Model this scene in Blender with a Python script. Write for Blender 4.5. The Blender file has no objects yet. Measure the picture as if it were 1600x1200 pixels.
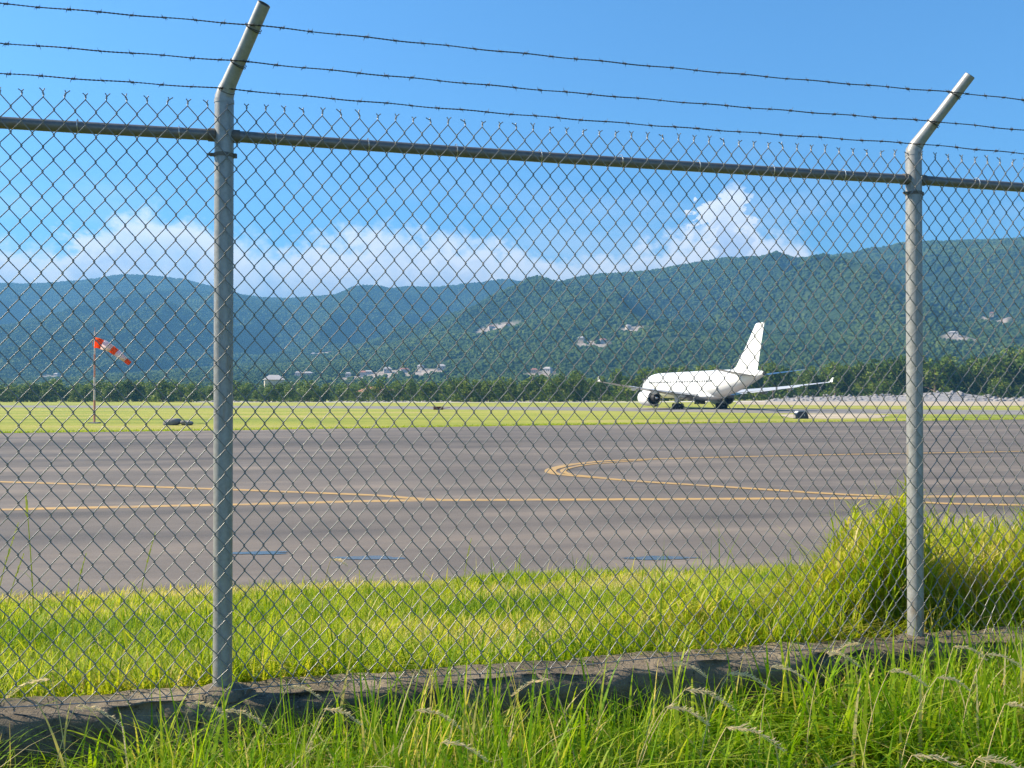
import bpy, bmesh, math, random
import numpy as np
from mathutils import Vector, Matrix

# ------------------------------------------------------------------ camera, sky, sun, exposure
scene = bpy.context.scene
COL = scene.collection
rng = np.random.default_rng(7)
random.seed(7)
R = math.radians
CAM_Z = 2.8                 # eye above the apron
FPX = 1500.0                # focal length for a 1600 px wide frame
PITCH = math.atan(15 / FPX)

cam_d = bpy.data.cameras.new('camera')
cam = bpy.data.objects.new('camera', cam_d)
COL.objects.link(cam)
cam_d.sensor_width = 36
cam_d.lens = 36 * FPX / 1600
cam_d.clip_start = 0.05
cam_d.clip_end = 30000
cam.location = (0, 0, CAM_Z)
cam.rotation_euler = (math.pi / 2 + PITCH, 0, 0)
scene.camera = cam

SUN_AZ, SUN_EL = -82.0, 38.0      # degrees from the view axis (minus = left), above the horizon
sd = Vector((math.sin(R(SUN_AZ)) * math.cos(R(SUN_EL)), math.cos(R(SUN_AZ)) * math.cos(R(SUN_EL)), math.sin(R(SUN_EL))))
sun_d = bpy.data.lights.new('sun', 'SUN')
sun_d.energy = 5.0
sun_d.angle = R(0.55)
sun_d.color = (1.0, 0.88, 0.68)
sun = bpy.data.objects.new('sun', sun_d)
COL.objects.link(sun)
sun.rotation_euler = (-sd).to_track_quat('-Z', 'Y').to_euler()
sun.location = (-40, 20, 60)

scene.view_settings.view_transform = 'Standard'
scene.view_settings.look = 'None'
scene.view_settings.exposure = 1.2
scene.view_settings.gamma = 1.0
scene.render.engine = 'CYCLES'
scene.cycles.use_denoising = True
scene.cycles.max_bounces = 6
scene.cycles.diffuse_bounces = 3
scene.cycles.transmission_bounces = 4
scene.cycles.transparent_max_bounces = 6
scene.cycles.volume_bounces = 0
scene.cycles.caustics_reflective = False
scene.cycles.caustics_refractive = False

world = bpy.data.worlds.new('World')
scene.world = world
world.use_nodes = True


class NT:
    """small helper for node trees"""
    def __init__(s, nt):
        s.nt = nt; s.n = nt.nodes; s.l = nt.links

    def new(s, t, **kw):
        n = s.n.new(t)
        for k, v in kw.items():
            setattr(n, k, v)
        return n

    def link(s, a, b):
        s.l.new(a, b)

    def val(s, sock, v):
        if hasattr(v, 'links') or hasattr(v, 'is_linked'):
            s.link(v, sock)
        else:
            sock.default_value = v

    def math(s, op, a, b=0.0, c=None, clamp=False):
        n = s.new('ShaderNodeMath', operation=op); n.use_clamp = clamp
        s.val(n.inputs[0], a); s.val(n.inputs[1], b)
        if c is not None:
            s.val(n.inputs[2], c)
        return n.outputs[0]

    def mix(s, f, a, b, blend='MIX'):
        n = s.new('ShaderNodeMix', data_type='RGBA', blend_type=blend)
        s.val(n.inputs[0], f)
        for i, v in ((6, a), (7, b)):
            if isinstance(v, (tuple, list)):
                n.inputs[i].default_value = (*v[:3], 1)
            else:
                s.link(v, n.inputs[i])
        return n.outputs[2]

    def smooth(s, x, a, b, lo=0.0, hi=1.0):
        n = s.new('ShaderNodeMapRange', interpolation_type='SMOOTHSTEP')
        s.val(n.inputs[0], x); s.val(n.inputs[1], a); s.val(n.inputs[2], b)
        n.inputs[3].default_value = lo; n.inputs[4].default_value = hi
        return n.outputs[0]

    def noise(s, vec, scale, detail=4, rough=0.55, dist=0.0):
        n = s.new('ShaderNodeTexNoise')
        if vec is not None:
            s.link(vec, n.inputs['Vector'])
        n.inputs['Scale'].default_value = scale; n.inputs['Detail'].default_value = detail
        n.inputs['Roughness'].default_value = rough; n.inputs['Distortion'].default_value = dist
        return n.outputs[0]

    def mapping(s, vec, scale=(1, 1, 1), rot=(0, 0, 0), loc=(0, 0, 0)):
        n = s.new('ShaderNodeMapping')
        s.link(vec, n.inputs[0])
        n.inputs[1].default_value = loc; n.inputs[2].default_value = rot; n.inputs[3].default_value = scale
        return n.outputs[0]

    def ramp(s, f, stops, interp='LINEAR'):
        n = s.new('ShaderNodeValToRGB')
        n.color_ramp.interpolation = interp
        e = n.color_ramp.elements
        while len(e) < len(stops):
            e.new(0.5)
        for k, (p, c) in enumerate(stops):
            e[k].position = p; e[k].color = (*c[:3], 1) if isinstance(c, (tuple, list)) else (c, c, c, 1)
        s.link(f, n.inputs[0])
        return n.outputs[0]


# ---- sky with a bank of cumulus low over the hills, all round the horizon
def cloud_top(px, py):
    return (math.degrees(math.atan((px - 800) / FPX)), math.degrees(math.atan((615 - py) / math.hypot(FPX, px - 800))))


w = NT(world.node_tree)
bg = w.n['Background']
sky = w.new('ShaderNodeTexSky', sky_type='NISHITA')
sky.sun_disc = False
sky.sun_elevation = R(SUN_EL)
sky.sun_rotation = R(SUN_AZ)
sky.altitude = 300
sky.air_density = 1.0
sky.dust_density = 0.4
sky.ozone_density = 2.0
SKY_STRENGTH = 0.072
tinted = w.mix(1.0, sky.outputs[0], (0.61 * SKY_STRENGTH, 1.13 * SKY_STRENGTH, 1.46 * SKY_STRENGTH), 'MULTIPLY')
tc = w.new('ShaderNodeTexCoord')
sep = w.new('ShaderNodeSeparateXYZ'); w.link(tc.outputs['Generated'], sep.inputs[0])
az = w.math('ARCTAN2', sep.outputs[0], sep.outputs[1])
el = w.math('MULTIPLY', w.math('ARCSINE', sep.outputs[2]), 180 / math.pi)
tops = [cloud_top(*p) for p in ((-60, 350), (0, 352), (60, 366), (105, 352), (135, 334), (190, 327), (250, 332), (290, 345), (330, 372),
                                (380, 366), (430, 378), (500, 372), (560, 362), (620, 352), (680, 346), (730, 362),
                                (790, 366), (850, 372), (900, 378), (960, 378), (1010, 366), (1060, 356), (1090, 350), (1106, 340), (1113, 298), (1124, 282),
                                (1150, 282), (1166, 300), (1176, 338), (1195, 352), (1215, 352), (1245, 352), (1290, 385), (1350, 402), (1450, 410), (1600, 412))]
azd = w.math('MULTIPLY', az, 180 / math.pi)
fc = w.new('ShaderNodeFloatCurve')
cm = w.mapping(tc.outputs['Generated'], scale=(1, 1, 1.35))
n1 = w.math('SUBTRACT', w.noise(cm, 17, 9, 0.6, 0.35), 0.5)
n3 = w.math('SUBTRACT', w.noise(cm, 48, 6, 0.6), 0.5)
jit = w.math('ADD', w.math('MULTIPLY', w.math('SUBTRACT', w.noise(w.mapping(cm, loc=(3, 1, 2)), 26, 4, 0.55), 0.5), 7.0), w.math('MULTIPLY', n3, 3.0))
w.link(w.math('MULTIPLY_ADD', w.math('ADD', azd, jit), 1 / 64, 0.5, clamp=True), fc.inputs['Value'])
pts = sorted([(t[0] / 64 + 0.5, t[1] / 20) for t in tops] + [(0.0, 0.45), (1.0, 0.36)])
cv = fc.mapping.curves[0]
cv.points[0].location = pts[0]; cv.points[1].location = pts[-1]
for p in pts[1:-1]:
    cv.points.new(*p)
for p in cv.points:
    p.handle_type = 'AUTO_CLAMPED'
fc.mapping.update()
far_top = w.math('MULTIPLY_ADD', w.math('SINE', w.math('MULTIPLY', az, 5.0)), 1.8, w.math('MULTIPLY_ADD', w.math('SINE', w.math('MULTIPLY', az, 13.0)), 1.2, 7.5))
fb = w.smooth(w.math('ABSOLUTE', azd), 29.0, 36.0)
top_el = w.math('ADD', w.math('MULTIPLY', w.math('MULTIPLY', fc.outputs[0], 20.0), w.math('SUBTRACT', 1.0, fb)), w.math('MULTIPLY', far_top, fb))
n2 = w.math('SUBTRACT', w.noise(cm, 6.0, 6, 0.55), 0.5)
edge = w.math('SUBTRACT', top_el, el)
d = w.math('ADD', w.math('ADD', w.math('ADD', edge, w.math('MULTIPLY', n1, 4.2)), w.math('MULTIPLY', n2, 2.6)), w.math('MULTIPLY', n3, 2.4))
dens = w.smooth(d, -0.25, 1.5)
wisp = w.math('MULTIPLY', w.smooth(w.noise(w.mapping(tc.outputs['Generated'], scale=(1, 1, 3.0)), 4.5, 7, 0.6), 0.52, 0.78), w.smooth(el, 16.0, 6.0))
dens = w.math('MULTIPLY', dens, w.smooth(d, 0.0, 5.0, 0.97, 0.80))
dens = w.math('MULTIPLY', dens, w.smooth(w.noise(cm, 11, 6, 0.6, 0.5), 0.32, 0.56, 0.68, 1.0))
dens = w.math('MAXIMUM', dens, w.math('MULTIPLY', wisp, 0.35))
shade = w.smooth(w.math('ADD', d, w.math('MULTIPLY', n1, 3.0)), 0.2, 5.5)
ccol = w.mix(shade, (0.70, 0.71, 0.73), (0.38, 0.46, 0.62))
out = w.mix(w.math('MULTIPLY', dens, w.smooth(el, -4.0, 0.0)), tinted, ccol)
w.link(out, bg.inputs[0])
bg.inputs[1].default_value = 1.0

# ------------------------------------------------------------------ helpers


def ray(px, py):
    u, v = (px - 800) / FPX, (600 - py) / FPX
    return Vector((u, math.cos(PITCH) - v * math.sin(PITCH), math.sin(PITCH) + v * math.cos(PITCH)))


def at_ground(px, py, z=0.0):
    r = ray(px, py); t = (z - CAM_Z) / r.z
    return Vector((r.x * t, r.y * t, z))


def at_depth(px, py, Y):
    r = ray(px, py); t = Y / r.y
    return Vector((r.x * t, Y, CAM_Z + r.z * t))


def tag(o, label=None, cat=None, group=None, kind=None):
    if label: o['label'] = label
    if cat: o['category'] = cat
    if group: o['group'] = group
    if kind: o['kind'] = kind
    return o


def empty(name, loc=(0, 0, 0), rz=0.0, parent=None):
    o = bpy.data.objects.new(name, None)
    COL.objects.link(o)
    o.location = loc; o.rotation_euler = (0, 0, rz)
    o.empty_display_size = 0.2
    if parent: o.parent = parent
    return o


def link_mesh(name, me, m, parent=None, smooth=False):
    o = bpy.data.objects.new(name, me)
    COL.objects.link(o)
    if m is not None and not me.materials:
        me.materials.append(m)
    if smooth:
        me.polygons.foreach_set('use_smooth', np.ones(len(me.polygons), bool))
    if parent: o.parent = parent
    return o


def mesh_np(name, V, quads=None, tris=None):
    """fast mesh from numpy arrays"""
    V = np.asarray(V, np.float32)
    q = np.zeros((0, 4), np.int32) if quads is None else np.asarray(quads, np.int32)
    t = np.zeros((0, 3), np.int32) if tris is None else np.asarray(tris, np.int32)
    me = bpy.data.meshes.new(name)
    me.vertices.add(len(V)); me.vertices.foreach_set('co', V.ravel())
    nl = q.size + t.size
    me.loops.add(nl)
    me.loops.foreach_set('vertex_index', np.concatenate([q.ravel(), t.ravel()]).astype(np.int32))
    me.polygons.add(len(q) + len(t))
    st = np.concatenate([np.arange(len(q)) * 4, q.size + np.arange(len(t)) * 3]).astype(np.int32)
    me.polygons.foreach_set('loop_start', st)
    me.update(calc_edges=True)
    me.validate(verbose=False)
    return me


def set_attr(me, name, arr):
    a = me.attributes.new(name, 'FLOAT', 'POINT')
    a.data.foreach_set('value', np.asarray(arr, np.float32))


class MB:
    """collects simple shapes for one mesh"""
    def __init__(s):
        s.v = []; s.f = []

    def add(s, vs, fs):
        b = len(s.v)
        s.v += [tuple(p) for p in vs]
        s.f += [tuple(i + b for i in f) for f in fs]
        return s

    def tube(s, path, r, sides=8, cap=True, rs=None):
        path = [Vector(p) for p in path]
        n = len(path)
        t0 = (path[1] - path[0]).normalized()
        ref = Vector((0, 0, 1)) if abs(t0.z) < 0.9 else Vector((1, 0, 0))
        a = t0.cross(ref).normalized()
        vs = []
        for i, p in enumerate(path):
            t = (path[min(i + 1, n - 1)] - path[max(i - 1, 0)]).normalized()
            a = (a - t * a.dot(t)).normalized()
            b = t.cross(a)
            rr = rs[i] if rs else r
            for k_ in range(sides):
                an = 2 * math.pi * k_ / sides
                vs.append(p + a * math.cos(an) * rr + b * math.sin(an) * rr)
        fs = []
        for i in range(n - 1):
            for k_ in range(sides):
                k2 = (k_ + 1) % sides
                fs.append((i * sides + k_, i * sides + k2, (i + 1) * sides + k2, (i + 1) * sides + k_))
        if cap:
            fs.append(tuple(range(sides - 1, -1, -1)))
            fs.append(tuple((n - 1) * sides + k_ for k_ in range(sides)))
        return s.add(vs, fs)

    def box(s, c, size, rot=None):
        c = Vector(c); h = Vector(size) / 2
        M = rot or Matrix.Identity(3)
        vs = [c + M @ Vector((sx * h.x, sy * h.y, sz * h.z)) for sx in (-1, 1) for sy in (-1, 1) for sz in (-1, 1)]
        return s.add(vs, [(0, 1, 3, 2), (4, 6, 7, 5), (0, 4, 5, 1), (2, 3, 7, 6), (0, 2, 6, 4), (1, 5, 7, 3)])

    def loft(s, rings, cap=True):
        m = len(rings[0]); vs = [p for r_ in rings for p in r_]
        fs = []
        for i in range(len(rings) - 1):
            for k_ in range(m):
                k2 = (k_ + 1) % m
                fs.append((i * m + k_, i * m + k2, (i + 1) * m + k2, (i + 1) * m + k_))
        if cap:
            fs.append(tuple(range(m - 1, -1, -1)))
            fs.append(tuple((len(rings) - 1) * m + k_ for k_ in range(m)))
        return s.add(vs, fs)

    def mesh(s, name):
        me = bpy.data.meshes.new(name)
        me.from_pydata(s.v, [], s.f)
        bm = bmesh.new(); bm.from_mesh(me)
        bmesh.ops.recalc_face_normals(bm, faces=bm.faces)
        bm.to_mesh(me); bm.free()
        return me

    def build(s, name, m, parent=None, smooth=True, angle=40):
        o = link_mesh(name, s.mesh(name), m, parent, smooth)
        if smooth and angle:
            try:
                o.data.set_sharp_from_angle(angle=R(angle))
            except Exception:
                pass
        return o


def hash2(ix, iy, seed):
    h = (ix.astype(np.int64) * 374761393 + iy.astype(np.int64) * 668265263 + seed * 974634777) & 0xFFFFFFFF
    h = ((h ^ (h >> 13)) * 1274126177) & 0xFFFFFFFF
    return ((h ^ (h >> 16)) & 0xFFFF) / 65535.0


def vnoise(x, y, seed=0):
    x = np.asarray(x, float); y = np.asarray(y, float)
    ix = np.floor(x); iy = np.floor(y)
    fx = x - ix; fy = y - iy
    fx = fx * fx * fx * (fx * (fx * 6 - 15) + 10); fy = fy * fy * fy * (fy * (fy * 6 - 15) + 10)
    ix = ix.astype(np.int64); iy = iy.astype(np.int64)
    a = hash2(ix, iy, seed); b = hash2(ix + 1, iy, seed); c = hash2(ix, iy + 1, seed); d_ = hash2(ix + 1, iy + 1, seed)
    return (a * (1 - fx) + b * fx) * (1 - fy) + (c * (1 - fx) + d_ * fx) * fy - 0.5


def fbm(x, y, oct=4, seed=0, gain=0.5):
    s_, a = 0.0, 1.0
    for i in range(oct):
        s_ = s_ + a * vnoise(x * 2 ** i, y * 2 ** i, seed + i * 17)
        a *= gain
    return s_


def sstep(a, b, x):
    t = np.clip((x - a) / (b - a), 0, 1)
    return t * t * (3 - 2 * t)


# ------------------------------------------------------------------ materials
def new_mat(name):
    m = bpy.data.materials.new(name)
    m.use_nodes = True
    nt = NT(m.node_tree)
    return m, nt, nt.n['Principled BSDF']


def coords(nt, kind='Object'):
    return nt.new('ShaderNodeTexCoord').outputs[kind]


def world_pos(nt):
    return nt.new('ShaderNodeNewGeometry').outputs['Position']


def bump(nt, b, h, strength, dist):
    n = nt.new('ShaderNodeBump')
    n.inputs['Strength'].default_value = strength; n.inputs['Distance'].default_value = dist
    nt.link(h, n.inputs['Height']); nt.link(n.outputs[0], b.inputs['Normal'])


def simple(name, c, rough=0.6, metal=0.0, var=0.12, scale=6.0, bmp=0.0, c2=None):
    m, nt, b = new_mat(name)
    v = coords(nt)
    f = nt.noise(v, scale, 6, 0.6)
    lo = c2 or tuple(x * (1 - var) for x in c); hi = tuple(min(1, x * (1 + var)) for x in c)
    nt.link(nt.ramp(f, [(0.3, lo), (0.7, hi)]), b.inputs['Base Color'])
    b.inputs['Roughness'].default_value = rough; b.inputs['Metallic'].default_value = metal
    if bmp:
        bump(nt, b, f, bmp, 0.02)
    return m


def leaf_mat(name, stops, trans=0.45, rough=0.5):
    """foliage: colour from a per-blade value, light passes through"""
    m, nt, b = new_mat(name)
    a = nt.new('ShaderNodeAttribute', attribute_name='tint')
    col = nt.ramp(a.outputs['Fac'], stops)
    nt.link(col, b.inputs['Base Color'])
    b.inputs['Roughness'].default_value = rough
    b.inputs['Specular IOR Level'].default_value = 0.18
    t = nt.new('ShaderNodeBsdfTranslucent')
    warm = nt.mix(1.0, col, (1.25, 1.2, 0.5), 'MULTIPLY')
    nt.link(warm, t.inputs[0])
    mx = nt.new('ShaderNodeMixShader')
    mx.inputs[0].default_value = trans
    nt.link(b.outputs[0], mx.inputs[1]); nt.link(t.outputs[0], mx.inputs[2])
    nt.link(mx.outputs[0], nt.n['Material Output'].inputs['Surface'])
    return m


def galvanised(name, c=(0.36, 0.36, 0.35), rust=0.35, rough=0.45, metal=0.35, scale=9):
    m, nt, b = new_mat(name)
    v = coords(nt)
    sp = nt.noise(v, 60, 4, 0.7)
    base = nt.ramp(sp, [(0.3, tuple(x * 0.78 for x in c)), (0.7, tuple(x * 1.12 for x in c))])
    st = nt.noise(nt.mapping(v, scale=(3, 3, 0.6)), scale, 8, 0.65)
    rf = nt.smooth(st, 0.55, 0.72)
    col = nt.mix(nt.math('MULTIPLY', rf, rust), base, (0.20, 0.12, 0.06))
    nt.link(col, b.inputs['Base Color'])
    b.inputs['Metallic'].default_value = metal
    nt.link(nt.ramp(sp, [(0.2, rough - 0.08), (0.8, rough + 0.12)]), b.inputs['Roughness'])
    bump(nt, b, sp, 0.08, 0.004)
    return m


M = {}
M['post'] = galvanised('galvanised_post', (0.285, 0.285, 0.28), 0.6, 0.42, 0.2)
M['rail'] = galvanised('galvanised_rail', (0.17, 0.165, 0.16), 0.45, 0.4, 0.4)
M['wire'] = galvanised('galvanised_wire', (0.21, 0.205, 0.195), 0.25, 0.36, 0.45, 14)
M['barb'] = galvanised('weathered_barbed_wire', (0.07, 0.065, 0.06), 0.6, 0.6, 0.4, 14)
M['band'] = galvanised('rusty_band', (0.13, 0.115, 0.10), 0.8, 0.6, 0.3, 20)
M['pale_tie'] = simple('bright_tie_wire', (0.5, 0.5, 0.5), 0.3, 0.8)

# weathered concrete of the low wall
m, nt, b = new_mat('weathered_concrete')
v = world_pos(nt)
n_big = nt.noise(v, 3.2, 8, 0.62); n_mid = nt.noise(v, 22, 6, 0.7); n_fine = nt.noise(v, 120, 4, 0.7)
vor = nt.new('ShaderNodeTexVoronoi'); nt.link(v, vor.inputs['Vector']); vor.inputs['Scale'].default_value = 70
col = nt.ramp(n_big, [(0.30, (0.055, 0.043, 0.030)), (0.5, (0.15, 0.118, 0.082)), (0.72, (0.30, 0.24, 0.17))])
col = nt.mix(nt.smooth(n_mid, 0.52, 0.68), col, (0.035, 0.033, 0.03))
col = nt.mix(nt.math('MULTIPLY', nt.smooth(vor.outputs[0], 0.26, 0.10), nt.math('MULTIPLY', n_fine, 0.9)), col, (0.30, 0.26, 0.21))
col = nt.mix(nt.math('MULTIPLY', nt.smooth(nt.noise(v, 5, 5, 0.6), 0.56, 0.72), 0.6), col, (0.07, 0.08, 0.035))
nt.link(col, b.inputs['Base Color']); b.inputs['Roughness'].default_value = 0.92
bump(nt, b, nt.math('ADD', nt.math('MULTIPLY', n_mid, 0.8), nt.math('MULTIPLY', n_fine, 0.4)), 0.9, 0.015)
M['concrete'] = m

# apron tarmac: long streaks, patches, seams
m, nt, b = new_mat('worn_tarmac')
v = world_pos(nt)
rot = nt.mapping(v, rot=(0, 0, R(-9)))
streak = nt.noise(nt.mapping(rot, scale=(0.035, 0.42, 1)), 1.0, 7, 0.62, 0.3)
streak2 = nt.noise(nt.mapping(rot, scale=(0.012, 0.10, 1)), 1.0, 4, 0.5, 0.4)
patch = nt.noise(v, 0.35, 6, 0.6)
grain = nt.noise(v, 38, 3, 0.8)
f = nt.math('ADD', nt.math('ADD', nt.math('MULTIPLY', streak, 0.45), nt.math('MULTIPLY', streak2, 0.35)), nt.math('MULTIPLY', patch, 0.2))
col = nt.ramp(f, [(0.41, (0.054, 0.046, 0.041)), (0.47, (0.098, 0.082, 0.070)), (0.53, (0.138, 0.114, 0.096)), (0.59, (0.205, 0.164, 0.130))])
col = nt.mix(nt.math('MULTIPLY', nt.smooth(grain, 0.35, 0.75), 0.35), col, (0.24, 0.22, 0.20))
nt.link(col, b.inputs['Base Color'])
nt.link(nt.ramp(streak, [(0.3, 0.72), (0.7, 0.92)]), b.inputs['Roughness'])
b.inputs['Specular IOR Level'].default_value = 0.3
bump(nt, b, grain, 0.35, 0.008)
M['tarmac'] = m

m, nt, b = new_mat('runway_tarmac')
v = world_pos(nt)
f = nt.noise(nt.mapping(v, scale=(0.03, 0.3, 1)), 1.0, 6, 0.6)
nt.link(nt.ramp(f, [(0.35, (0.15, 0.135, 0.125)), (0.65, (0.26, 0.235, 0.215))]), b.inputs['Base Color'])
b.inputs['Roughness'].default_value = 0.9
M['runway'] = m

# faded yellow paint, worn through in places
m, nt, b = new_mat('worn_yellow_paint')
v = world_pos(nt)
wear = nt.noise(nt.mapping(v, scale=(0.8, 3.0, 1)), 1.4, 7, 0.7)
col = nt.mix(nt.smooth(wear, 0.45, 0.66), (0.46, 0.28, 0.09), (0.22, 0.17, 0.12))
nt.link(col, b.inputs['Base Color']); b.inputs['Roughness'].default_value = 0.8
M['paint'] = m

# airfield grass seen from afar
m, nt, b = new_mat('mown_airfield_grass')
v = world_pos(nt)
band = nt.noise(nt.mapping(v, scale=(0.012, 0.07, 1), rot=(0, 0, R(8))), 1.0, 5, 0.6)
pat = nt.noise(nt.mapping(v, scale=(0.05, 0.16, 1)), 1.0, 7, 0.65)
fine = nt.noise(v, 3.0, 6, 0.75)
f = nt.math('ADD', nt.math('ADD', nt.math('MULTIPLY', band, 0.5), nt.math('MULTIPLY', pat, 0.3)), nt.math('MULTIPLY', fine, 0.2))
col = nt.ramp(f, [(0.38, (0.13, 0.19, 0.012)), (0.47, (0.25, 0.28, 0.02)), (0.53, (0.34, 0.33, 0.04)), (0.62, (0.42, 0.33, 0.12))])
nt.link(col, b.inputs['Base Color']); b.inputs['Roughness'].default_value = 0.95
bump(nt, b, nt.noise(v, 9.0, 4, 0.8), 0.9, 0.12)
M['field'] = m

m, nt, b = new_mat('verge_soil')
v = world_pos(nt)
f = nt.noise(v, 5, 8, 0.7)
nt.link(nt.ramp(f, [(0.3, (0.05, 0.065, 0.012)), (0.6, (0.14, 0.17, 0.03)), (0.8, (0.26, 0.22, 0.10))]), b.inputs['Base Color'])
b.inputs['Roughness'].default_value = 1.0
bump(nt, b, f, 0.8, 0.05)
M['soil'] = m

M['gravel'] = simple('pale_gravel', (0.55, 0.50, 0.43), 0.95, 0, 0.25, 0.6)
M['bare_earth'] = simple('dry_bare_earth', (0.42, 0.34, 0.24), 0.95, 0, 0.25, 0.15)

m, nt, b = new_mat('puddle_water')
v = world_pos(nt)
b.inputs['Base Color'].default_value = (0.05, 0.045, 0.04, 1)
b.inputs['Roughness'].default_value = 0.12
b.inputs['IOR'].default_value = 1.33
b.inputs['Specular IOR Level'].default_value = 0.4
bump(nt, b, nt.noise(v, 6, 3, 0.5), 0.05, 0.01)
M['water'] = m

# hillside ground under the forest
m, nt, b = new_mat('hillside')
v = world_pos(nt)
a = nt.new('ShaderNodeAttribute', attribute_name='bare')
f = nt.noise(v, 0.02, 8, 0.65)
g = nt.ramp(f, [(0.3, (0.022, 0.042, 0.014)), (0.5, (0.04, 0.07, 0.02)), (0.72, (0.075, 0.10, 0.03))])
e = nt.ramp(nt.noise(v, 0.05, 6, 0.7), [(0.3, (0.30, 0.24, 0.19)), (0.7, (0.58, 0.50, 0.43))])
nt.link(nt.mix(a.outputs['Fac'], g, e), b.inputs['Base Color'])
b.inputs['Roughness'].default_value = 1.0
b.inputs['Specular IOR Level'].default_value = 0.1
bump(nt, b, nt.noise(v, 0.09, 5, 0.7), 1.0, 8.0)
M['hill'] = m

m, nt, b = new_mat('forest_canopy')
oi = nt.new('ShaderNodeObjectInfo')
v = world_pos(nt)
f = nt.math('ADD', nt.math('MULTIPLY', oi.outputs['Random'], 0.28), nt.math('MULTIPLY', nt.noise(v, 0.004, 6, 0.65), 0.80))
nt.link(nt.ramp(f, [(0.30, (0.026, 0.055, 0.010)), (0.52, (0.055, 0.10, 0.016)), (0.75, (0.13, 0.17, 0.028))]), b.inputs['Base Color'])
b.inputs['Roughness'].default_value = 0.9
b.inputs['Specular IOR Level'].default_value = 0.15
bump(nt, b, nt.noise(v, 0.5, 4, 0.8), 1.0, 2.0)
M['canopy'] = m

M['leaf'] = leaf_mat('tree_leaves', [(0.0, (0.035, 0.075, 0.012)), (0.5, (0.125, 0.19, 0.024)), (1.0, (0.27, 0.30, 0.05))], 0.35)
M['bark'] = simple('bark', (0.16, 0.12, 0.085), 0.9, 0, 0.35, 3, 0.6)
M['verge_grass'] = leaf_mat('verge_grass_blades', [(0.0, (0.10, 0.20, 0.006)), (0.35, (0.26, 0.37, 0.010)), (0.7, (0.46, 0.49, 0.035)), (0.88, (0.58, 0.50, 0.14)), (1.0, (0.64, 0.53, 0.28))], 0.5)
M['front_grass'] = leaf_mat('roadside_grass_blades', [(0.0, (0.10, 0.24, 0.006)), (0.45, (0.25, 0.42, 0.010)), (0.75, (0.42, 0.52, 0.03)), (0.9, (0.58, 0.50, 0.14)), (1.0, (0.66, 0.54, 0.30))], 0.5)


def thin_mat(name, c, tcol, f=0.5):
    m, nt, b = new_mat(name)
    n_ = nt.noise(coords(nt), 25, 4, 0.6)
    nt.link(nt.ramp(n_, [(0.3, tuple(x * 0.85 for x in c)), (0.7, c)]), b.inputs['Base Color']); b.inputs['Roughness'].default_value = 0.9
    b.inputs['Specular IOR Level'].default_value = 0.1
    tr = nt.new('ShaderNodeBsdfTranslucent'); tr.inputs[0].default_value = (*tcol, 1)
    mx = nt.new('ShaderNodeMixShader'); mx.inputs[0].default_value = f
    nt.link(b.outputs[0], mx.inputs[1]); nt.link(tr.outputs[0], mx.inputs[2]); nt.link(mx.outputs[0], nt.n['Material Output'].inputs['Surface'])
    return m


M['seed'] = thin_mat('dry_seed_head', (0.84, 0.68, 0.42), (0.90, 0.72, 0.42))
M['stem'] = thin_mat('grass_stem', (0.46, 0.52, 0.10), (0.60, 0.62, 0.10))
M['dry_stem'] = simple('dry_stem', (0.55, 0.42, 0.17), 0.7, 0, 0.2, 20)

M['white_paint'] = simple('white_aircraft_paint', (0.80, 0.80, 0.79), 0.28, 0, 0.02, 0.4)
M['wing_grey'] = simple('grey_wing_paint', (0.50, 0.51, 0.53), 0.35, 0, 0.05, 0.5)
M['bare_metal'] = simple('bare_metal', (0.5, 0.5, 0.5), 0.3, 0.9, 0.1, 1)
M['dark'] = simple('dark_interior', (0.012, 0.012, 0.014), 0.6)
M['tyre'] = simple('tyre_rubber', (0.018, 0.018, 0.019), 0.85)
M['glass'] = simple('dark_window_glass', (0.03, 0.035, 0.045), 0.1)
M['strut'] = simple('gear_strut', (0.30, 0.30, 0.31), 0.45, 0.3)
M['orange'] = thin_mat('orange_sock_cloth', (0.95, 0.20, 0.02), (1.0, 0.22, 0.02), 0.6)
M['white_cloth'] = thin_mat('white_sock_cloth', (0.92, 0.84, 0.86), (0.95, 0.84, 0.84), 0.6)
M['pole_red'] = simple('faded_red_pole_paint', (0.48, 0.15, 0.09), 0.6, 0, 0.3, 5, c2=(0.50, 0.26, 0.18))
M['pole_white'] = simple('faded_white_pole_paint', (0.62, 0.50, 0.46), 0.6, 0, 0.2, 5)
M['navy'] = simple('navy_cabinet', (0.012, 0.016, 0.04), 0.35)
M['rock'] = simple('grey_rock', (0.16, 0.15, 0.15), 0.9, 0, 0.5, 1.5, 0.8)
M['pale_rock'] = simple('pale_rock', (0.27, 0.255, 0.25), 0.9, 0, 0.5, 0.9, 0.8)
M['rust'] = simple('rusty_iron', (0.14, 0.035, 0.022), 0.8, 0.1, 0.4, 2)
M['house_wall'] = simple('house_render', (0.52, 0.46, 0.40), 0.85, 0, 0.1, 0.05)
M['house_cream'] = simple('house_cream', (0.48, 0.38, 0.28), 0.85, 0, 0.1, 0.05)
M['roof_red'] = simple('red_roof', (0.38, 0.17, 0.12), 0.8, 0, 0.2, 0.2)
M['roof_white'] = simple('pale_roof', (0.46, 0.42, 0.40), 0.7, 0, 0.1, 0.2)

# ------------------------------------------------------------------ the setting: ground, apron, runway
def sheet(name, pts, z, m, **kw):
    me = bpy.data.meshes.new(name)
    me.from_pydata([(p[0], p[1], z) for p in pts], [], [tuple(range(len(pts)))])
    o = link_mesh(name, me, m)
    if me.polygons[0].normal.z < 0:
        me.flip_normals()
    return tag(o, kind='structure', **kw)


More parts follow.
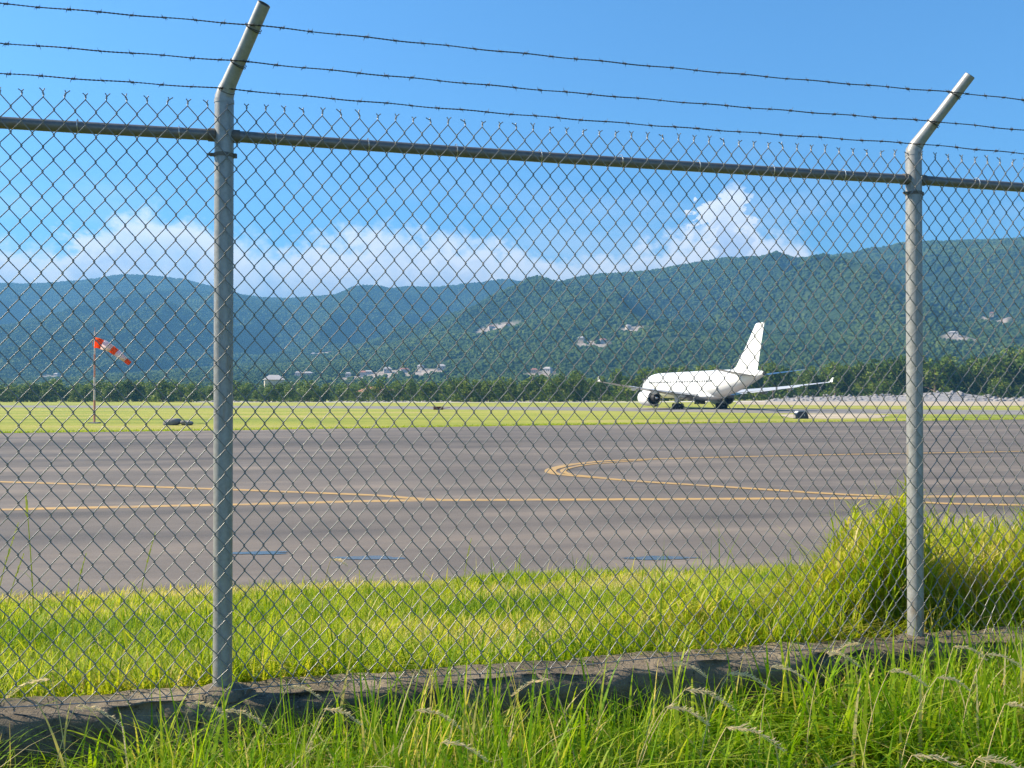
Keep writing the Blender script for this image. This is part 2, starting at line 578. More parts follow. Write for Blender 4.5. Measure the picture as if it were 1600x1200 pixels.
tag(sheet('ground', [(-7000, 2, 0), (7000, 2, 0), (7000, 7000, 0), (-7000, 7000, 0)], 0.0, M['field']),
    'flat yellow-green airfield grass reaching to the tree belt', 'ground')

# apron between the fence verge and the mown strip
edge_far = [at_ground(*p) for p in ((-500, 683), (0, 677), (360, 672.5), (800, 665.5), (1000, 663), (1200, 660.5), (1600, 655.5), (2200, 649))]
apron = [(-70, 7), (70, 7), (edge_far[-1].x, edge_far[-1].y)] + [(p.x, p.y) for p in reversed(edge_far[:-1])]
tag(sheet('apron', apron, 0.008, M['tarmac']), 'dark streaked tarmac apron behind the grass verge', 'apron')

# runway strip under the aircraft
ru = [at_ground(*p) for p in ((-300, 633.2), (0, 633.6), (500, 634.2), (900, 636.0), (1200, 638.6), (1600, 641.0), (2000, 643))]
rl = [at_ground(*p) for p in ((-300, 636.0), (0, 636.6), (500, 637.8), (900, 641.5), (1200, 645.5), (1600, 648.0), (2000, 650))]
tag(sheet('runway', [(p.x, p.y) for p in ru] + [(p.x, p.y) for p in reversed(rl)], 0.006, M['runway']),
    'grey-brown runway strip crossing the grass under the aircraft', 'runway')
# worn pale earth on the field
sheet('bare_earth', [at_ground(*p)[:2] for p in ((1215, 648), (1260, 646.5), (1340, 646.6), (1392, 649), (1372, 653.5), (1290, 654.5), (1235, 653))], 0.010, M['bare_earth'],
      label='pale dry earth patch on the grass beside the runway', cat='earth')
sheet('gravel_track', [at_ground(*p)[:2] for p in ((300, 627.3), (700, 626.6), (1000, 627.4), (1250, 625.6), (1700, 625.0), (1700, 626.6), (1250, 627.2), (1000, 628.8), (700, 629.0), (300, 628.6))], 0.012, M['gravel'],
      label='thin pale gravel track at the foot of the tree belt', cat='track')
sheet('dry_strip', [at_ground(*p)[:2] for p in ((1150, 627.5), (1400, 627.0), (1800, 627.0), (1800, 633.0), (1500, 634.2), (1300, 633.6), (1150, 632))], 0.009, M['bare_earth'],
      label='tan dry strip of grass in front of the rubble bank', cat='earth')


# painted lines: ribbons on the apron, laid out on the ground
def resample(pts, step):
    out = [pts[0]]
    for a_, b_ in zip(pts[:-1], pts[1:]):
        n = max(1, int((b_ - a_).length / step))
        out += [a_.lerp(b_, i / n) for i in range(1, n + 1)]
    return out


def catmull(p, n=12):
    o = []
    p = [p[0] * 2 - p[1]] + p + [p[-1] * 2 - p[-2]]
    for i in range(1, len(p) - 2):
        for k_ in range(n):
            t = k_ / n
            o.append(0.5 * ((2 * p[i]) + (p[i + 1] - p[i - 1]) * t + (2 * p[i - 1] - 5 * p[i] + 4 * p[i + 1] - p[i + 2]) * t * t + (3 * p[i] - p[i - 1] - 3 * p[i + 1] + p[i + 2]) * t ** 3))
    o.append(p[-2])
    return o


def line(pix, width, z, label):
    P = catmull([at_ground(x, y) for x, y in pix])
    vs, fs = [], []
    for i, p in enumerate(P):
        t = (P[min(i + 1, len(P) - 1)] - P[max(i - 1, 0)]).normalized()
        n = Vector((-t.y, t.x, 0))
        vs += [(p + n * width / 2), (p - n * width / 2)]
        if i:
            fs.append((2 * i - 2, 2 * i - 1, 2 * i + 1, 2 * i))
    me = bpy.data.meshes.new('painted_line')
    me.from_pydata([(q.x, q.y, z) for q in vs], [], fs)
    o = link_mesh('painted_line', me, M['paint'])
    if me.polygons[0].normal.z < 0:
        me.flip_normals()
    tag(o, label, 'marking', 'yellow lines on the apron', 'structure')


line([(-300, 805), (0, 797), (340, 789.5), (640, 782.5), (860, 781.5), (1150, 780), (1330, 779), (1460, 776.5), (1600, 776), (1800, 776)], 0.46, 0.014, 'long yellow line running the whole width of the apron')
line([(-200, 748), (50, 755), (200, 760), (340, 765), (470, 770), (590, 775), (640, 779), (690, 782)], 0.36, 0.018, 'yellow line that joins the long line from behind the windsock side')
line([(1900, 697), (1600, 705.5), (1300, 711), (1000, 718.5), (905, 725), (868, 732), (860, 737), (872, 741.5), (930, 747), (1000, 753), (1100, 759.5), (1200, 766), (1300, 772.5), (1400, 777)], 0.42, 0.022, 'yellow hairpin line curving back on itself across the apron')
line([(1010, 719.5), (925, 726), (888, 732.5), (880, 737), (893, 742), (950, 748)], 0.22, 0.026, 'short inner yellow line inside the hairpin bend')
line([(1400, 783), (1465, 787), (1540, 789), (1700, 791)], 0.36, 0.018, 'lower yellow line behind the fence post with the grass mound')


def puddle(cx, cy, wpx, hpx, seed, label):
    c = at_ground(cx, cy)
    rx = wpx / 2 * c.y / FPX
    ry = (at_ground(cx, cy - hpx / 2).y - at_ground(cx, cy + hpx / 2).y) / 2
    pts = []
    for i in range(48):
        a_ = 2 * math.pi * i / 48
        k_ = 1 + 0.9 * float(fbm(np.array([2 + 1.5 * math.cos(a_)]), np.array([2 + 1.5 * math.sin(a_)]), 3, seed)[0])
        pts.append((c.x + rx * k_ * math.cos(a_), c.y + ry * k_ * math.sin(a_)))
    me = bpy.data.meshes.new('puddle')
    me.from_pydata([(p[0], p[1], 0.016) for p in pts], [], [tuple(range(48))])
    o = link_mesh('puddle', me, M['water'])
    tag(o, label, 'puddle', 'puddles on the apron', 'structure')


puddle(405, 865, 92, 4.5, 3, 'thin blue puddle just beside the tall fence post')
puddle(590, 873, 105, 5, 5, 'shallow bluish puddle between the two other puddles')
puddle(1020, 873, 130, 5, 8, 'bright blue puddle nearest the mound of tall grass')

# ------------------------------------------------------------------ fence frame
P1 = Vector(((349 - 800) / FPX * 3.125, 3.125, 0)); P2 = Vector(((1429 - 800) / FPX * 3.77, 3.77, 0))
U = (P2 - P1).normalized()                 # along the fence
N = Vector((-U.y, U.x, 0))                 # away from the camera
SPAN = (P2 - P1).length
BASE_Z = CAM_Z - 467 / 480.0               # top of the low wall
RAIL_Z = CAM_Z + 404 / 480.0


def fence_pt(s, off=0.0, z=0.0):
    p = P1 + U * s + N * off
    return Vector((p.x, p.y, z))


# ground banks: roadside in front of the wall, verge behind it
def verge_h(s, off):
    """height of the grass bank behind the wall (off = metres behind the fence)"""
    x = P1.x + U.x * s + N.x * off; y = P1.y + U.y * s + N.y * off
    end = 14.2 - 0.03 * x
    t = np.clip((off - 0.1) / (end - 3.4 - 0.1), 0, 1.15)
    h = (BASE_Z - 0.10) * (1 - t) ** 1.05 if np.isscalar(t) else (BASE_Z - 0.10) * np.clip(1 - t, 0, 1) ** 1.05
    return h + 0.05 * fbm(x * 0.9, y * 0.9, 3, 4) * np.clip((1 - t) * 4, 0, 1) - 0.02 * (t > 0.99)


s_ = np.linspace(-14, 17, 125); o_ = np.concatenate([np.linspace(0.10, 3, 20), np.linspace(3.3, 13, 34)])
SS, OO = np.meshgrid(s_, o_)
ZZ = verge_h(SS, OO)
X_ = P1.x + U.x * SS + N.x * OO; Y_ = P1.y + U.y * SS + N.y * OO
idx = np.arange(SS.size).reshape(SS.shape)
q = np.stack([idx[:-1, :-1], idx[:-1, 1:], idx[1:, 1:], idx[1:, :-1]], -1).reshape(-1, 4)
verge = link_mesh('verge_bank', mesh_np('verge_bank', np.stack([X_, Y_, ZZ], -1).reshape(-1, 3), q), M['soil'], smooth=True)
tag(verge, 'sloping earth bank under the grass behind the fence', 'bank', kind='structure')

FRONT = -0.088                              # front face of the wall, from the fence line


def road_h(s, off):
    """roadside ground in front of the wall; off is negative"""
    x = P1.x + U.x * s + N.x * off; y = P1.y + U.y * s + N.y * off
    return 1.25 + 0.24 * sstep(-1.7, -0.4, off) + 0.08 * fbm(x * 1.3, y * 1.3, 3, 9)


s_ = np.linspace(-9, 10, 96); o_ = np.linspace(-8, -0.12, 50)
SS, OO = np.meshgrid(s_, o_)
ZZ = road_h(SS, OO)
X_ = P1.x + U.x * SS + N.x * OO; Y_ = P1.y + U.y * SS + N.y * OO
idx = np.arange(SS.size).reshape(SS.shape)
q = np.stack([idx[:-1, :-1], idx[:-1, 1:], idx[1:, 1:], idx[1:, :-1]], -1).reshape(-1, 4)
rb = link_mesh('roadside_ground', mesh_np('roadside_ground', np.stack([X_, Y_, ZZ], -1).reshape(-1, 3), q), M['soil'], smooth=True)
tag(rb, 'dark soil under the tall grass in front of the wall', 'ground', kind='structure')

# ---- low concrete wall
prof = []
for t in np.linspace(0, 1, 8): prof.append((0.12, 1.0 + t * (BASE_Z - 0.03 - 1.0)))
for t in np.linspace(0, 1, 16): prof.append((0.12 + t * (FRONT + 0.02 - 0.12), BASE_Z - 0.004))
for t in np.linspace(0, 1, 22): prof.append((FRONT, BASE_Z - 0.022 - t * (BASE_Z - 1.05)))
prof = np.array(prof)
sl = np.linspace(-2.6, 5.4, 520)
SS = sl[:, None] + 0 * prof[None, :, 0]
OO = prof[None, :, 0] + 0 * SS; ZZ = prof[None, :, 1] + 0 * SS
rough = fbm(SS * 9 + OO * 20, ZZ * 16 + OO * 5, 4, 21)
chip = np.clip(fbm(SS * 4 + 3, OO * 9 + ZZ * 9, 4, 33) - 0.12, 0, 1)
is_front = (OO <= FRONT + 0.03)
OO = OO + np.where(is_front, 0.030 * rough + 0.10 * chip * sstep(BASE_Z - 0.16, BASE_Z - 0.01, ZZ), 0)
ZZ = ZZ + np.where(ZZ > BASE_Z - 0.03, 0.016 * rough - 0.03 * chip * is_front, 0)
X_ = P1.x + U.x * SS + N.x * OO; Y_ = P1.y + U.y * SS + N.y * OO
idx = np.arange(SS.size).reshape(SS.shape)
q = np.stack([idx[:-1, :-1], idx[:-1, 1:], idx[1:, 1:], idx[1:, :-1]], -1).reshape(-1, 4)
wall = link_mesh('concrete_wall', mesh_np('concrete_wall', np.stack([X_, Y_, ZZ], -1).reshape(-1, 3), q), M['concrete'], smooth=True)
tag(wall, 'low rough weathered concrete wall the fence posts stand on', 'wall', kind='thing')
# rough patching cement at the post feet is part of the wall
for pp, off_s in ((P1, 0.0), (P2, SPAN)):
    mb = MB()
    rings = []
    for k_, (rr, zz) in enumerate(((0.075, -0.01), (0.068, 0.012), (0.05, 0.024), (0.03, 0.03))):
        rings.append([fence_pt(off_s + rr * 1.2 * math.cos(a_) * (1 + 0.15 * math.sin(3 * a_ + k_)), rr * math.sin(a_), BASE_Z + zz) for a_ in np.linspace(0, 2 * math.pi, 18, endpoint=False)])
    mb.loft(rings)
    mb.build('mortar_collar', M['concrete'], wall)

# ------------------------------------------------------------------ chain-link fence
fence = empty('chain_link_fence', fence_pt(0, 0, BASE_Z))
tag(fence, 'grey chain-link fence with barbed wire on angled arms', 'fence')
F0 = fence.location.copy()


def fp(s, off, z):          # fence-local point
    return fence_pt(s, off, z) - F0


ARM = Vector((0.159, -0.125, 0.25))        # arms lean out over the roadside
for i, (sp, pz, z_bend) in enumerate(((0.0, P1, CAM_Z + 465 / 480.0 - 0.002), (SPAN, P2, CAM_Z + 378 / 398.0 + 0.006))):
    mb = MB()
    p0 = fp(sp, 0, BASE_Z - 0.05); p1 = fp(sp, 0, z_bend - 0.006)
    mb.tube([p0, p0.lerp(p1, 0.5), p1], 0.0305, 28)
    post = mb.build('post', M['post'], fence)
    # arm: bends out of the post head, open at the end
    b0 = fp(sp, 0, z_bend - 0.05); b1 = fp(sp, 0, z_bend)
    arm_v = ARM * 1.02
    end = b1 + arm_v
    mb = MB()
    path = [fp(sp, 0, z_bend - 0.012), b1, b1 + arm_v * 0.06 + Vector((0, 0, 0.008)), b1 + arm_v * 0.13 + Vector((0, 0, 0.009)), b1 + arm_v * 0.5 + Vector((0, 0, 0.004)), end]
    mb.tube(path, 0.022, 20, cap=False, rs=[0.0305, 0.0300, 0.0270, 0.0240, 0.0210, 0.0205])
    inner = [path[-1], path[-1].lerp(path[-2], 0.6)]
    ip = MB().tube([end, end - arm_v * 0.35], 0.0165, 20, cap=False)
    arm = mb.build('arm', M['post'], post)
    lining = MB()
    dirn = arm_v.normalized()
    ra = dirn.cross(Vector((0, 0, 1))).normalized(); rb_ = dirn.cross(ra)
    ring = lambda c, r_: [c + ra * math.cos(t) * r_ + rb_ * math.sin(t) * r_ for t in np.linspace(0, 2 * math.pi, 20, endpoint=False)]
    lining.loft([ring(end, 0.0199), ring(end + dirn * 0.0015, 0.0185), ring(end, 0.0165), ring(end - dirn * 0.12, 0.0163)], cap=False)
    lining.build('pipe_mouth', M['band'], post)
    # joint ring where arm meets post
    j = MB(); j.tube([fp(sp, 0, z_bend - 0.020), fp(sp, 0, z_bend - 0.008)], 0.0318, 24)
    j.build('joint_collar', M['post'], post)
    # brace band with bolt
    zb = RAIL_Z - 0.065 if i == 0 else RAIL_Z - 0.055
    bd = MB(); bd.tube([fp(sp, 0, zb - 0.006), fp(sp, 0, zb + 0.006)], 0.0325, 24)
    bd.box(fp(sp - 0.036, -0.004, zb), (0.018, 0.010, 0.010)); bd.box(fp(sp + 0.034, -0.004, zb), (0.012, 0.012, 0.014))
    bd.tube([fp(sp - 0.052, -0.006, zb), fp(sp - 0.03, -0.006, zb)], 0.0042, 8)
    bd.build('brace_band', M['band'], post)
    for sgn in (-1, 1):     # rail end cups
        c = MB(); c.tube([fp(sp + sgn * 0.026, 0, RAIL_Z), fp(sp + sgn * 0.05, 0, RAIL_Z)], 0.0215, 18)
        c.build('rail_cup', M['band'], post)

S_MIN, S_MAX = -1.75, 4.35
for a_, b_ in ((S_MIN, -0.03), (0.03, SPAN - 0.03), (SPAN + 0.03, S_MAX)):
    n = max(3, int((b_ - a_) / 0.3))
    path = [fp(a_ + (b_ - a_) * t, 0.0, RAIL_Z - 0.004 * math.sin(math.pi * t)) for t in np.linspace(0, 1, n)]
    MB().tube(path, 0.0185, 18).build('top_rail', M['rail'], fence)

# ---- chain-link fabric: every wire is a zigzag spiral hooked into its neighbours
CW, CH = 0.0605, 0.0785
TOPK = RAIL_Z + CH + 0.001                  # top knots
MOFF = -0.038                               # fabric hangs on the road side of posts and rail
WR = 0.00175


def warp(s, z):
    """the fabric sags and is pushed about, more so near its foot"""
    low = sstep(BASE_Z + 0.55, BASE_Z + 0.02, z)
    right = sstep(2.2, 3.0, s)
    ds = 0.006 * fbm(s * 2.2, z * 2.2, 2, 51) + (0.020 + 0.02 * right) * low * fbm(s * 7, z * 7, 2, 52) + 0.010 * right * fbm(s * 6, z * 6, 2, 56)
    dz = 0.006 * fbm(s * 2.2, z * 2.2, 2, 53) + (0.018 + 0.018 * right) * low * fbm(s * 7, z * 7, 2, 54)
    do = 0.010 * fbm(s * 1.7, z * 1.7, 2, 55) - 0.004
    return ds, dz, np.minimum(do, 0.003)


n_wires = int((S_MAX - S_MIN) / (CW / 2))
rows = int((TOPK - BASE_Z) / (CH / 2)) + 1
K = 0.0052
SIDES = 5
tips = MB()
mesh_part = None
wire_paths = []
phase = 0.008
for k_ in range(n_wires):
    sa = phase + (k_ + math.floor((S_MIN - phase) / (CW / 2))) * (CW / 2)
    gk = k_ + math.floor((S_MIN - phase) / (CW / 2))
    # wire runs between knot columns gk and gk+1; knots of column c sit on rows with (row + c) even
    pts = []
    for r_ in range(rows):
        c_side = (r_ + gk) % 2            # 0: at column gk (left), 1: at column gk+1
        z = TOPK - r_ * CH / 2
        col_s = sa + (CW / 2 if c_side else 0)
        over = 0.0018 if c_side else -0.0018
        # going down from the left column to the right column is the rear strand, right to left the front strand
        d_in = -0.0021 if c_side == 0 else 0.0021
        d_out = 0.0021 if c_side == 0 else -0.0021
        if r_ == 0:
            if True:
                pts.append((col_s + over * 0.3, z - K * 0.4, d_out))
        else:
            pts.append((col_s - over * 1.2, z + K, d_in))
            pts.append((col_s + over, z + K * 0.35, d_in * 0.8))
            pts.append((col_s + over, z - K * 0.35, d_out * 0.8))
            pts.append((col_s - over * 1.2, z - K, d_out))
    pts = np.array(pts)
    pts = pts[pts[:, 1] > BASE_Z - 0.012]
    top_is_tip = (gk % 2 == 0) or True
    # twisted tip: both wires meeting at a top knot run up and splay apart
    c0 = 0 if (gk % 2) == 0 else 1
    col_s = sa + (CW / 2 if c0 else 0)
    sg = 1 if c0 == 0 else -1
    z0 = TOPK
    lean = 0.006 * float(vnoise(np.array([col_s * 40]), np.array([1.0]), 61)[0]) * 2
    hgt = 1.0 + 0.5 * float(vnoise(np.array([col_s * 33]), np.array([5.0]), 63)[0])
    tp = [(col_s - sg * 0.0075 + lean * 1.6, z0 + 0.022 * hgt, 0.002), (col_s - sg * 0.0015 + lean, z0 + 0.015 * hgt, 0.002), (col_s + sg * 0.0022 + lean * 0.5, z0 + 0.011, -0.002),
          (col_s - sg * 0.0022, z0 + 0.007, 0.002), (col_s + sg * 0.0015, z0 + 0.002, -0.002 * sg)]
    pts = np.vstack([np.array(tp), pts])
    ds, dz, do = warp(pts[:, 0], pts[:, 1])
    fade = 1.0
    P = [fp(pts[i, 0] + ds[i], MOFF + pts[i, 2] + do[i], pts[i, 1] + dz[i]) for i in range(len(pts))]
    wire_paths.append((sa, P))

# selvage tension wire along the foot of the fabric carries the whole mesh
foot = [fp(s, MOFF - 0.006, BASE_Z + 0.02 + 0.006 * math.sin(s * 5)) for s in np.linspace(S_MIN, S_MAX, 60)]
mesh_part = MB().tube(foot, 0.0018, 6).build('chain_link_mesh', M['wire'], fence)
for sa, P in wire_paths:
    A = np.array([p[:] for p in P]); n = len(A)
    T = np.empty_like(A); T[1:-1] = A[2:] - A[:-2]; T[0] = A[1] - A[0]; T[-1] = A[-1] - A[-2]
    T /= np.linalg.norm(T, axis=1)[:, None]
    nn = np.array(N[:])[None] - T * (T @ np.array(N[:]))[:, None]
    nn /= np.linalg.norm(nn, axis=1)[:, None]
    bb = np.cross(T, nn)
    an = 2 * np.pi * np.arange(SIDES) / SIDES
    V = A[:, None, :] + WR * (np.cos(an)[None, :, None] * nn[:, None, :] + np.sin(an)[None, :, None] * bb[:, None, :])
    i0 = (np.arange(n - 1)[:, None] * SIDES + np.arange(SIDES)[None]); i1 = (np.arange(n - 1)[:, None] * SIDES + (np.arange(SIDES)[None] + 1) % SIDES)
    q = np.stack([i0, i1, i1 + SIDES, i0 + SIDES], -1).reshape(-1, 4)
    link_mesh('wire', mesh_np('wire', V.reshape(-1, 3), q), M['wire'], mesh_part, smooth=True)

# tie wires round the rail
tie = None
for s in np.arange(S_MIN + 0.1, S_MAX - 0.1, 0.3025):
    if min(abs(s), abs(s - SPAN)) < 0.06:
        continue
    if tie is None:
        mb = MB()
        mb.tube([Vector((0.002 * (t / 6.28 - 0.5) * 4, 0, 0)) + N * (0.0225 * math.cos(t) - 0.004) + Vector((0, 0, 0.0215 * math.sin(t))) for t in np.linspace(0, 2 * math.pi, 20)], 0.0016, 5)
        o = mb.build('tie_wire', M['pale_tie'], fence); tie = o
    else:
        o = tie.copy(); COL.objects.link(o); o.parent = fence
    o.location = fp(float(s), 0, RAIL_Z)

# ---- barbed wire: two twisted strands with four-point barbs
mb = MB()
mb.tube([Vector((x * 0.0042 - 0.006, 0.0042 * math.cos(x * 5.2), 0.0042 * math.sin(x * 5.2))) for x in np.linspace(0, 3, 22)], 0.0012, 5)
for sx, ang in ((-0.006, 0.6), (-0.004, 2.1), (0.004, 3.7), (0.006, 5.3)):
    dv = Vector((sx * 0.8, math.cos(ang) * 0.014, math.sin(ang) * 0.014))
    mb.tube([Vector((sx, 0, 0)), Vector((sx, 0, 0)) + dv], 0.0012, 5, rs=[0.0013, 0.0005])
barb_me = mb.mesh('barb'); barb_me.materials.append(M['barb'])
qU = U.to_track_quat('X', 'Z')
for wi, tfrac in enumerate((0.745, 0.366, 0.065)):
    zb = CAM_Z + 465 / 480.0 - 0.002
    zb2 = CAM_Z + 378 / 398.0 + 0.006
    a1 = fp(0, 0, zb) + ARM * 1.02 * tfrac + Vector((0, 0, 0.006)) + Vector((0.003, -0.024, -0.004))
    a2 = fp(SPAN, 0, zb2) + ARM * 1.02 * tfrac + Vector((0, 0, 0.006)) + Vector((0.003, -0.024, -0.004))
    dv = (a2 - a1) / SPAN

    def wire_at(s):
        ph = (s / SPAN) % 1.0
        sag = -0.010 * 4 * ph * (1 - ph)
        return a1 + dv * s + Vector((0, 0, sag + 0.0012 * math.sin(s * 23 + wi)))
    ss = np.arange(S_MIN, S_MAX, 0.006)
    mbw = MB()
    for h0 in (0, math.pi):
        mbw.tube([wire_at(s) + (N * math.cos(s * 250 + h0) + Vector((0, 0, math.sin(s * 250 + h0)))) * 0.0013 for s in ss], 0.0013, 4)
    bw = mbw.build('barbed_wire', M['barb'], fence)
    s = S_MIN + 0.03 * wi
    while s < S_MAX:
        bo = bpy.data.objects.new('barb', barb_me); COL.objects.link(bo); bo.parent = bw
        bo.location = wire_at(s)
        bo.rotation_mode = 'QUATERNION'
        bo.rotation_quaternion = qU @ Matrix.Rotation(random.uniform(0, 6.28), 3, 'X').to_quaternion()
        kk = random.uniform(0.7, 0.95); bo.scale = (kk, kk, kk)
        s += 0.088 + random.uniform(-0.006, 0.006)
    # binding wire round each arm
    for sp, zz in ((0.0, zb), (SPAN, zb2)):
        c = fp(sp, 0, zz) + ARM * 1.02 * tfrac + Vector((0, 0, 0.005))
        dirn = ARM.normalized()
        ra = dirn.cross(Vector((0, 0, 1))).normalized(); rb_ = dirn.cross(ra)
        MB().tube([c + ra * math.cos(t) * 0.0265 + rb_ * math.sin(t) * 0.0265 + dirn * (0.004 * math.sin(t * 0.5) - 0.004) for t in np.linspace(0, 4 * math.pi, 40)], 0.0013, 5).build('binding_wire', M['barb'], bw)

# ------------------------------------------------------------------ hills, forest
FAR_Y, NEAR_Y = 3700.0, 2500.0


def prof_from(pix, Y):
    xs = [(x - 800) / FPX * Y for x, y in pix]; hs = [CAM_Z + (615 - y) / FPX * Y for x, y in pix]
    return np.array(xs), np.array(hs)


FX, FH = prof_from([(-1600, 470), (-900, 430), (-400, 455), (-150, 450), (0, 446), (60, 450), (120, 441), (180, 433), (240, 435), (300, 441), (360, 458), (440, 472), (490, 470), (540, 468), (590, 456), (650, 452), (710, 448), (765, 440), (820, 446), (880, 458), (1000, 470), (1300, 480), (1700, 470), (2600, 480)], FAR_Y)
NX, NH = prof_from([(-900, 600), (200, 592), (330, 586), (430, 574), (500, 562), (560, 552), (640, 528), (700, 510), (780, 480), (850, 450), (900, 433), (960, 427), (1030, 421), (1100, 407), (1180, 401), (1230, 409), (1300, 405), (1370, 394), (1460, 379), (1600, 378), (1800, 372), (2200, 400), (2900, 430)], NEAR_Y)


def smooth_interp(x, xp, fp_):
    return sum(np.interp(x + o, xp, fp_) for o in (-60, -30, 0, 30, 60)) / 5


def hill_h(x, y):
    x = np.asarray(x, float); y = np.asarray(y, float)
    wob = 160 * fbm(x / 900, y / 900, 3, 71)
    # far range: gullies cut down its face
    t = np.clip((y + wob * 0.6 - 1300) / (FAR_Y - 1300), 0, 1)
    face = t ** 1.25
    back = 1 - 0.6 * sstep(FAR_Y, FAR_Y + 1500, y)
    hf = smooth_interp(x * FAR_Y / np.maximum(y, 1500) * 0.35 + x * 0.65, FX, FH) * face * back
    wx = 0.35 * vnoise(y / 700, x / 900, 3)
    ridge = 1 - np.abs(vnoise(x / 480 + wx, y / 2400, 77)) * 4
    side = 1 - np.abs(vnoise(x / 190 + wx * 2, y / 420, 78)) * 4
    bell = np.sin(np.clip(t, 0, 1) * math.pi) ** 0.9 * sstep(1.0, 0.72, t)
    hf = hf + (105 * ridge + 40 * side) * bell - 62 * bell
    hf = hf - 120 * np.exp(-((x + 130) / 190) ** 2) * sstep(0.10, 0.5, t) * sstep(1.0, 0.78, t) + 70 * np.exp(-((x + 470) / 170) ** 2) * sstep(0.2, 0.6, t) * sstep(1.0, 0.8, t)
    # near hill
    t2 = np.clip((y + wob * 0.5 - 900) / (NEAR_Y - 900), 0, 1)
    face2 = t2 ** 1.15
    back2 = 1 - sstep(NEAR_Y, NEAR_Y + 900, y) * 0.9
    hn = smooth_interp(x, NX, NH) * face2 * back2
    ridge2 = 1 - np.abs(vnoise(x / 400 + 9 + wx * 1.3, y / 1500 + 4, 79)) * 4
    side2 = 1 - np.abs(vnoise(x / 160 + 3 + wx * 2, y / 340, 80)) * 4
    hn = hn + ((105 * ridge2 + 40 * side2) - 62) * np.sin(t2 * math.pi) ** 0.9 * sstep(1.0, 0.72, t2) * sstep(50, 200, hn)
    h = np.maximum(hf, hn)
    h = h + 12 * np.exp(-np.abs(hf - hn) / 14) * sstep(20, 90, h)
    h = h + 20 * fbm(x / 200, y / 200, 3, 81) * np.clip(h / 120, 0, 1) * np.where(h > 0, 1, 0)
    base = sstep(600, 1100, y) * 5 + sstep(400, 520, y) * 2.2
    return np.maximum(h, 0) + base - 1.5


def hit_hill(px, py):
    r = ray(px, py)
    Y = np.arange(650, 4200, 6.0)
    X = r.x / r.y * Y; Z = CAM_Z + r.z / r.y * Y
    below = hill_h(X, Y) > Z
    i = int(np.argmax(below)) if below.any() else len(Y) - 1
    return float(X[i]), float(Y[i]), float(hill_h(X[i], Y[i]))


# settlements and clearings: (pixel centre, half width px, number of houses)
spots = [((503, 555), 34, 6), ((778, 514), 30, 6), ((925, 536), 30, 4), ((986, 516), 26, 5), ((1545, 494), 34, 5), ((1493, 525), 24, 4), ((845, 584), 28, 3), ((620, 582), 60, 7), ((560, 590), 30, 4), ((470, 588), 22, 3), ((90, 588), 22, 3), ((690, 579), 20, 2)]
clear = []
for (px, py), hw, nh in spots:
    x, y, z = hit_hill(px, py)
    clear.append((x, y, z, hw * y / FPX, nh))
gx = np.concatenate([np.linspace(-6500, -2600, 60)[:-1], np.linspace(-2600, 2600, 420), np.linspace(2600, 6500, 60)[1:]])
gy = np.concatenate([np.linspace(390, 4300, 320), np.linspace(4340, 5600, 24)])
GX, GY = np.meshgrid(gx, gy)
GH = hill_h(GX, GY)
bare = np.zeros_like(GX)
cn = fbm(GX / 30, GY / 60, 3, 91)
for x, y, z, rr, nh in clear:
    dd = np.sqrt(((GX - x) / (rr * 1.05)) ** 2 + ((GY - y + rr * 0.5) / (rr * 1.5)) ** 2) + 0.6 * cn
    bare = np.maximum(bare, sstep(1.0, 0.75, dd))
idx = np.arange(GX.size).reshape(GX.shape)
q = np.stack([idx[:-1, :-1], idx[:-1, 1:], idx[1:, 1:], idx[1:, :-1]], -1).reshape(-1, 4)
me = mesh_np('hills', np.stack([GX, GY, GH], -1).reshape(-1, 3), q)
set_attr(me, 'bare', bare.ravel())
hills = link_mesh('hills', me, M['hill'], smooth=True)
tag(hills, 'forested blue-green hills behind the airfield', 'hills', kind='structure')

# forest on the hills: one mass of crowns
N_TREE = 240000
yy = np.sqrt(rng.uniform(640 ** 2, 3950 ** 2, N_TREE))
xx = rng.uniform(-0.64, 0.64, N_TREE) * yy
zz = hill_h(xx, yy)
ok = np.ones(N_TREE, bool)
cn = fbm(xx / 30, yy / 60, 3, 91)
for x, y, z, rr, nh in clear:
    dd = np.sqrt(((xx - x) / (rr * 1.05)) ** 2 + ((yy - y + rr * 0.5) / (rr * 1.5)) ** 2) + 0.6 * cn
    ok &= ~((dd < 1.0) & (rng.uniform(0, 1, N_TREE) < 0.96))
# gaps in the canopy
ok &= fbm(xx / 70, yy / 70, 3, 95) > -0.42
xx, yy, zz = xx[ok], yy[ok], zz[ok]
me = mesh_np('hill_forest', np.stack([xx, yy, zz], -1))
scl = rng.uniform(2.2, 4.9, len(xx)) * (0.8 + 0.4 * (fbm(xx / 120, yy / 120, 2, 97) + 0.5)) * np.clip(0.55 + yy / 4200, 0.6, 1.2)
set_attr(me, 'scl', scl)
set_attr(me, 'rot', rng.uniform(0, 6.28, len(xx)))
forest = link_mesh('hill_forest', me, M['canopy'])
tag(forest, 'dense forest covering the hills behind the airfield', 'forest', kind='stuff')
gt = bpy.data.node_groups.new('crowns', 'GeometryNodeTree')
gt.interface.new_socket('Geometry', in_out='INPUT', socket_type='NodeSocketGeometry')
gt.interface.new_socket('Geometry', in_out='OUTPUT', socket_type='NodeSocketGeometry')
g = NT(gt)
gi = g.new('NodeGroupInput'); go = g.new('NodeGroupOutput')
g2i = g.new('GeometryNodeGeometryToInstance')
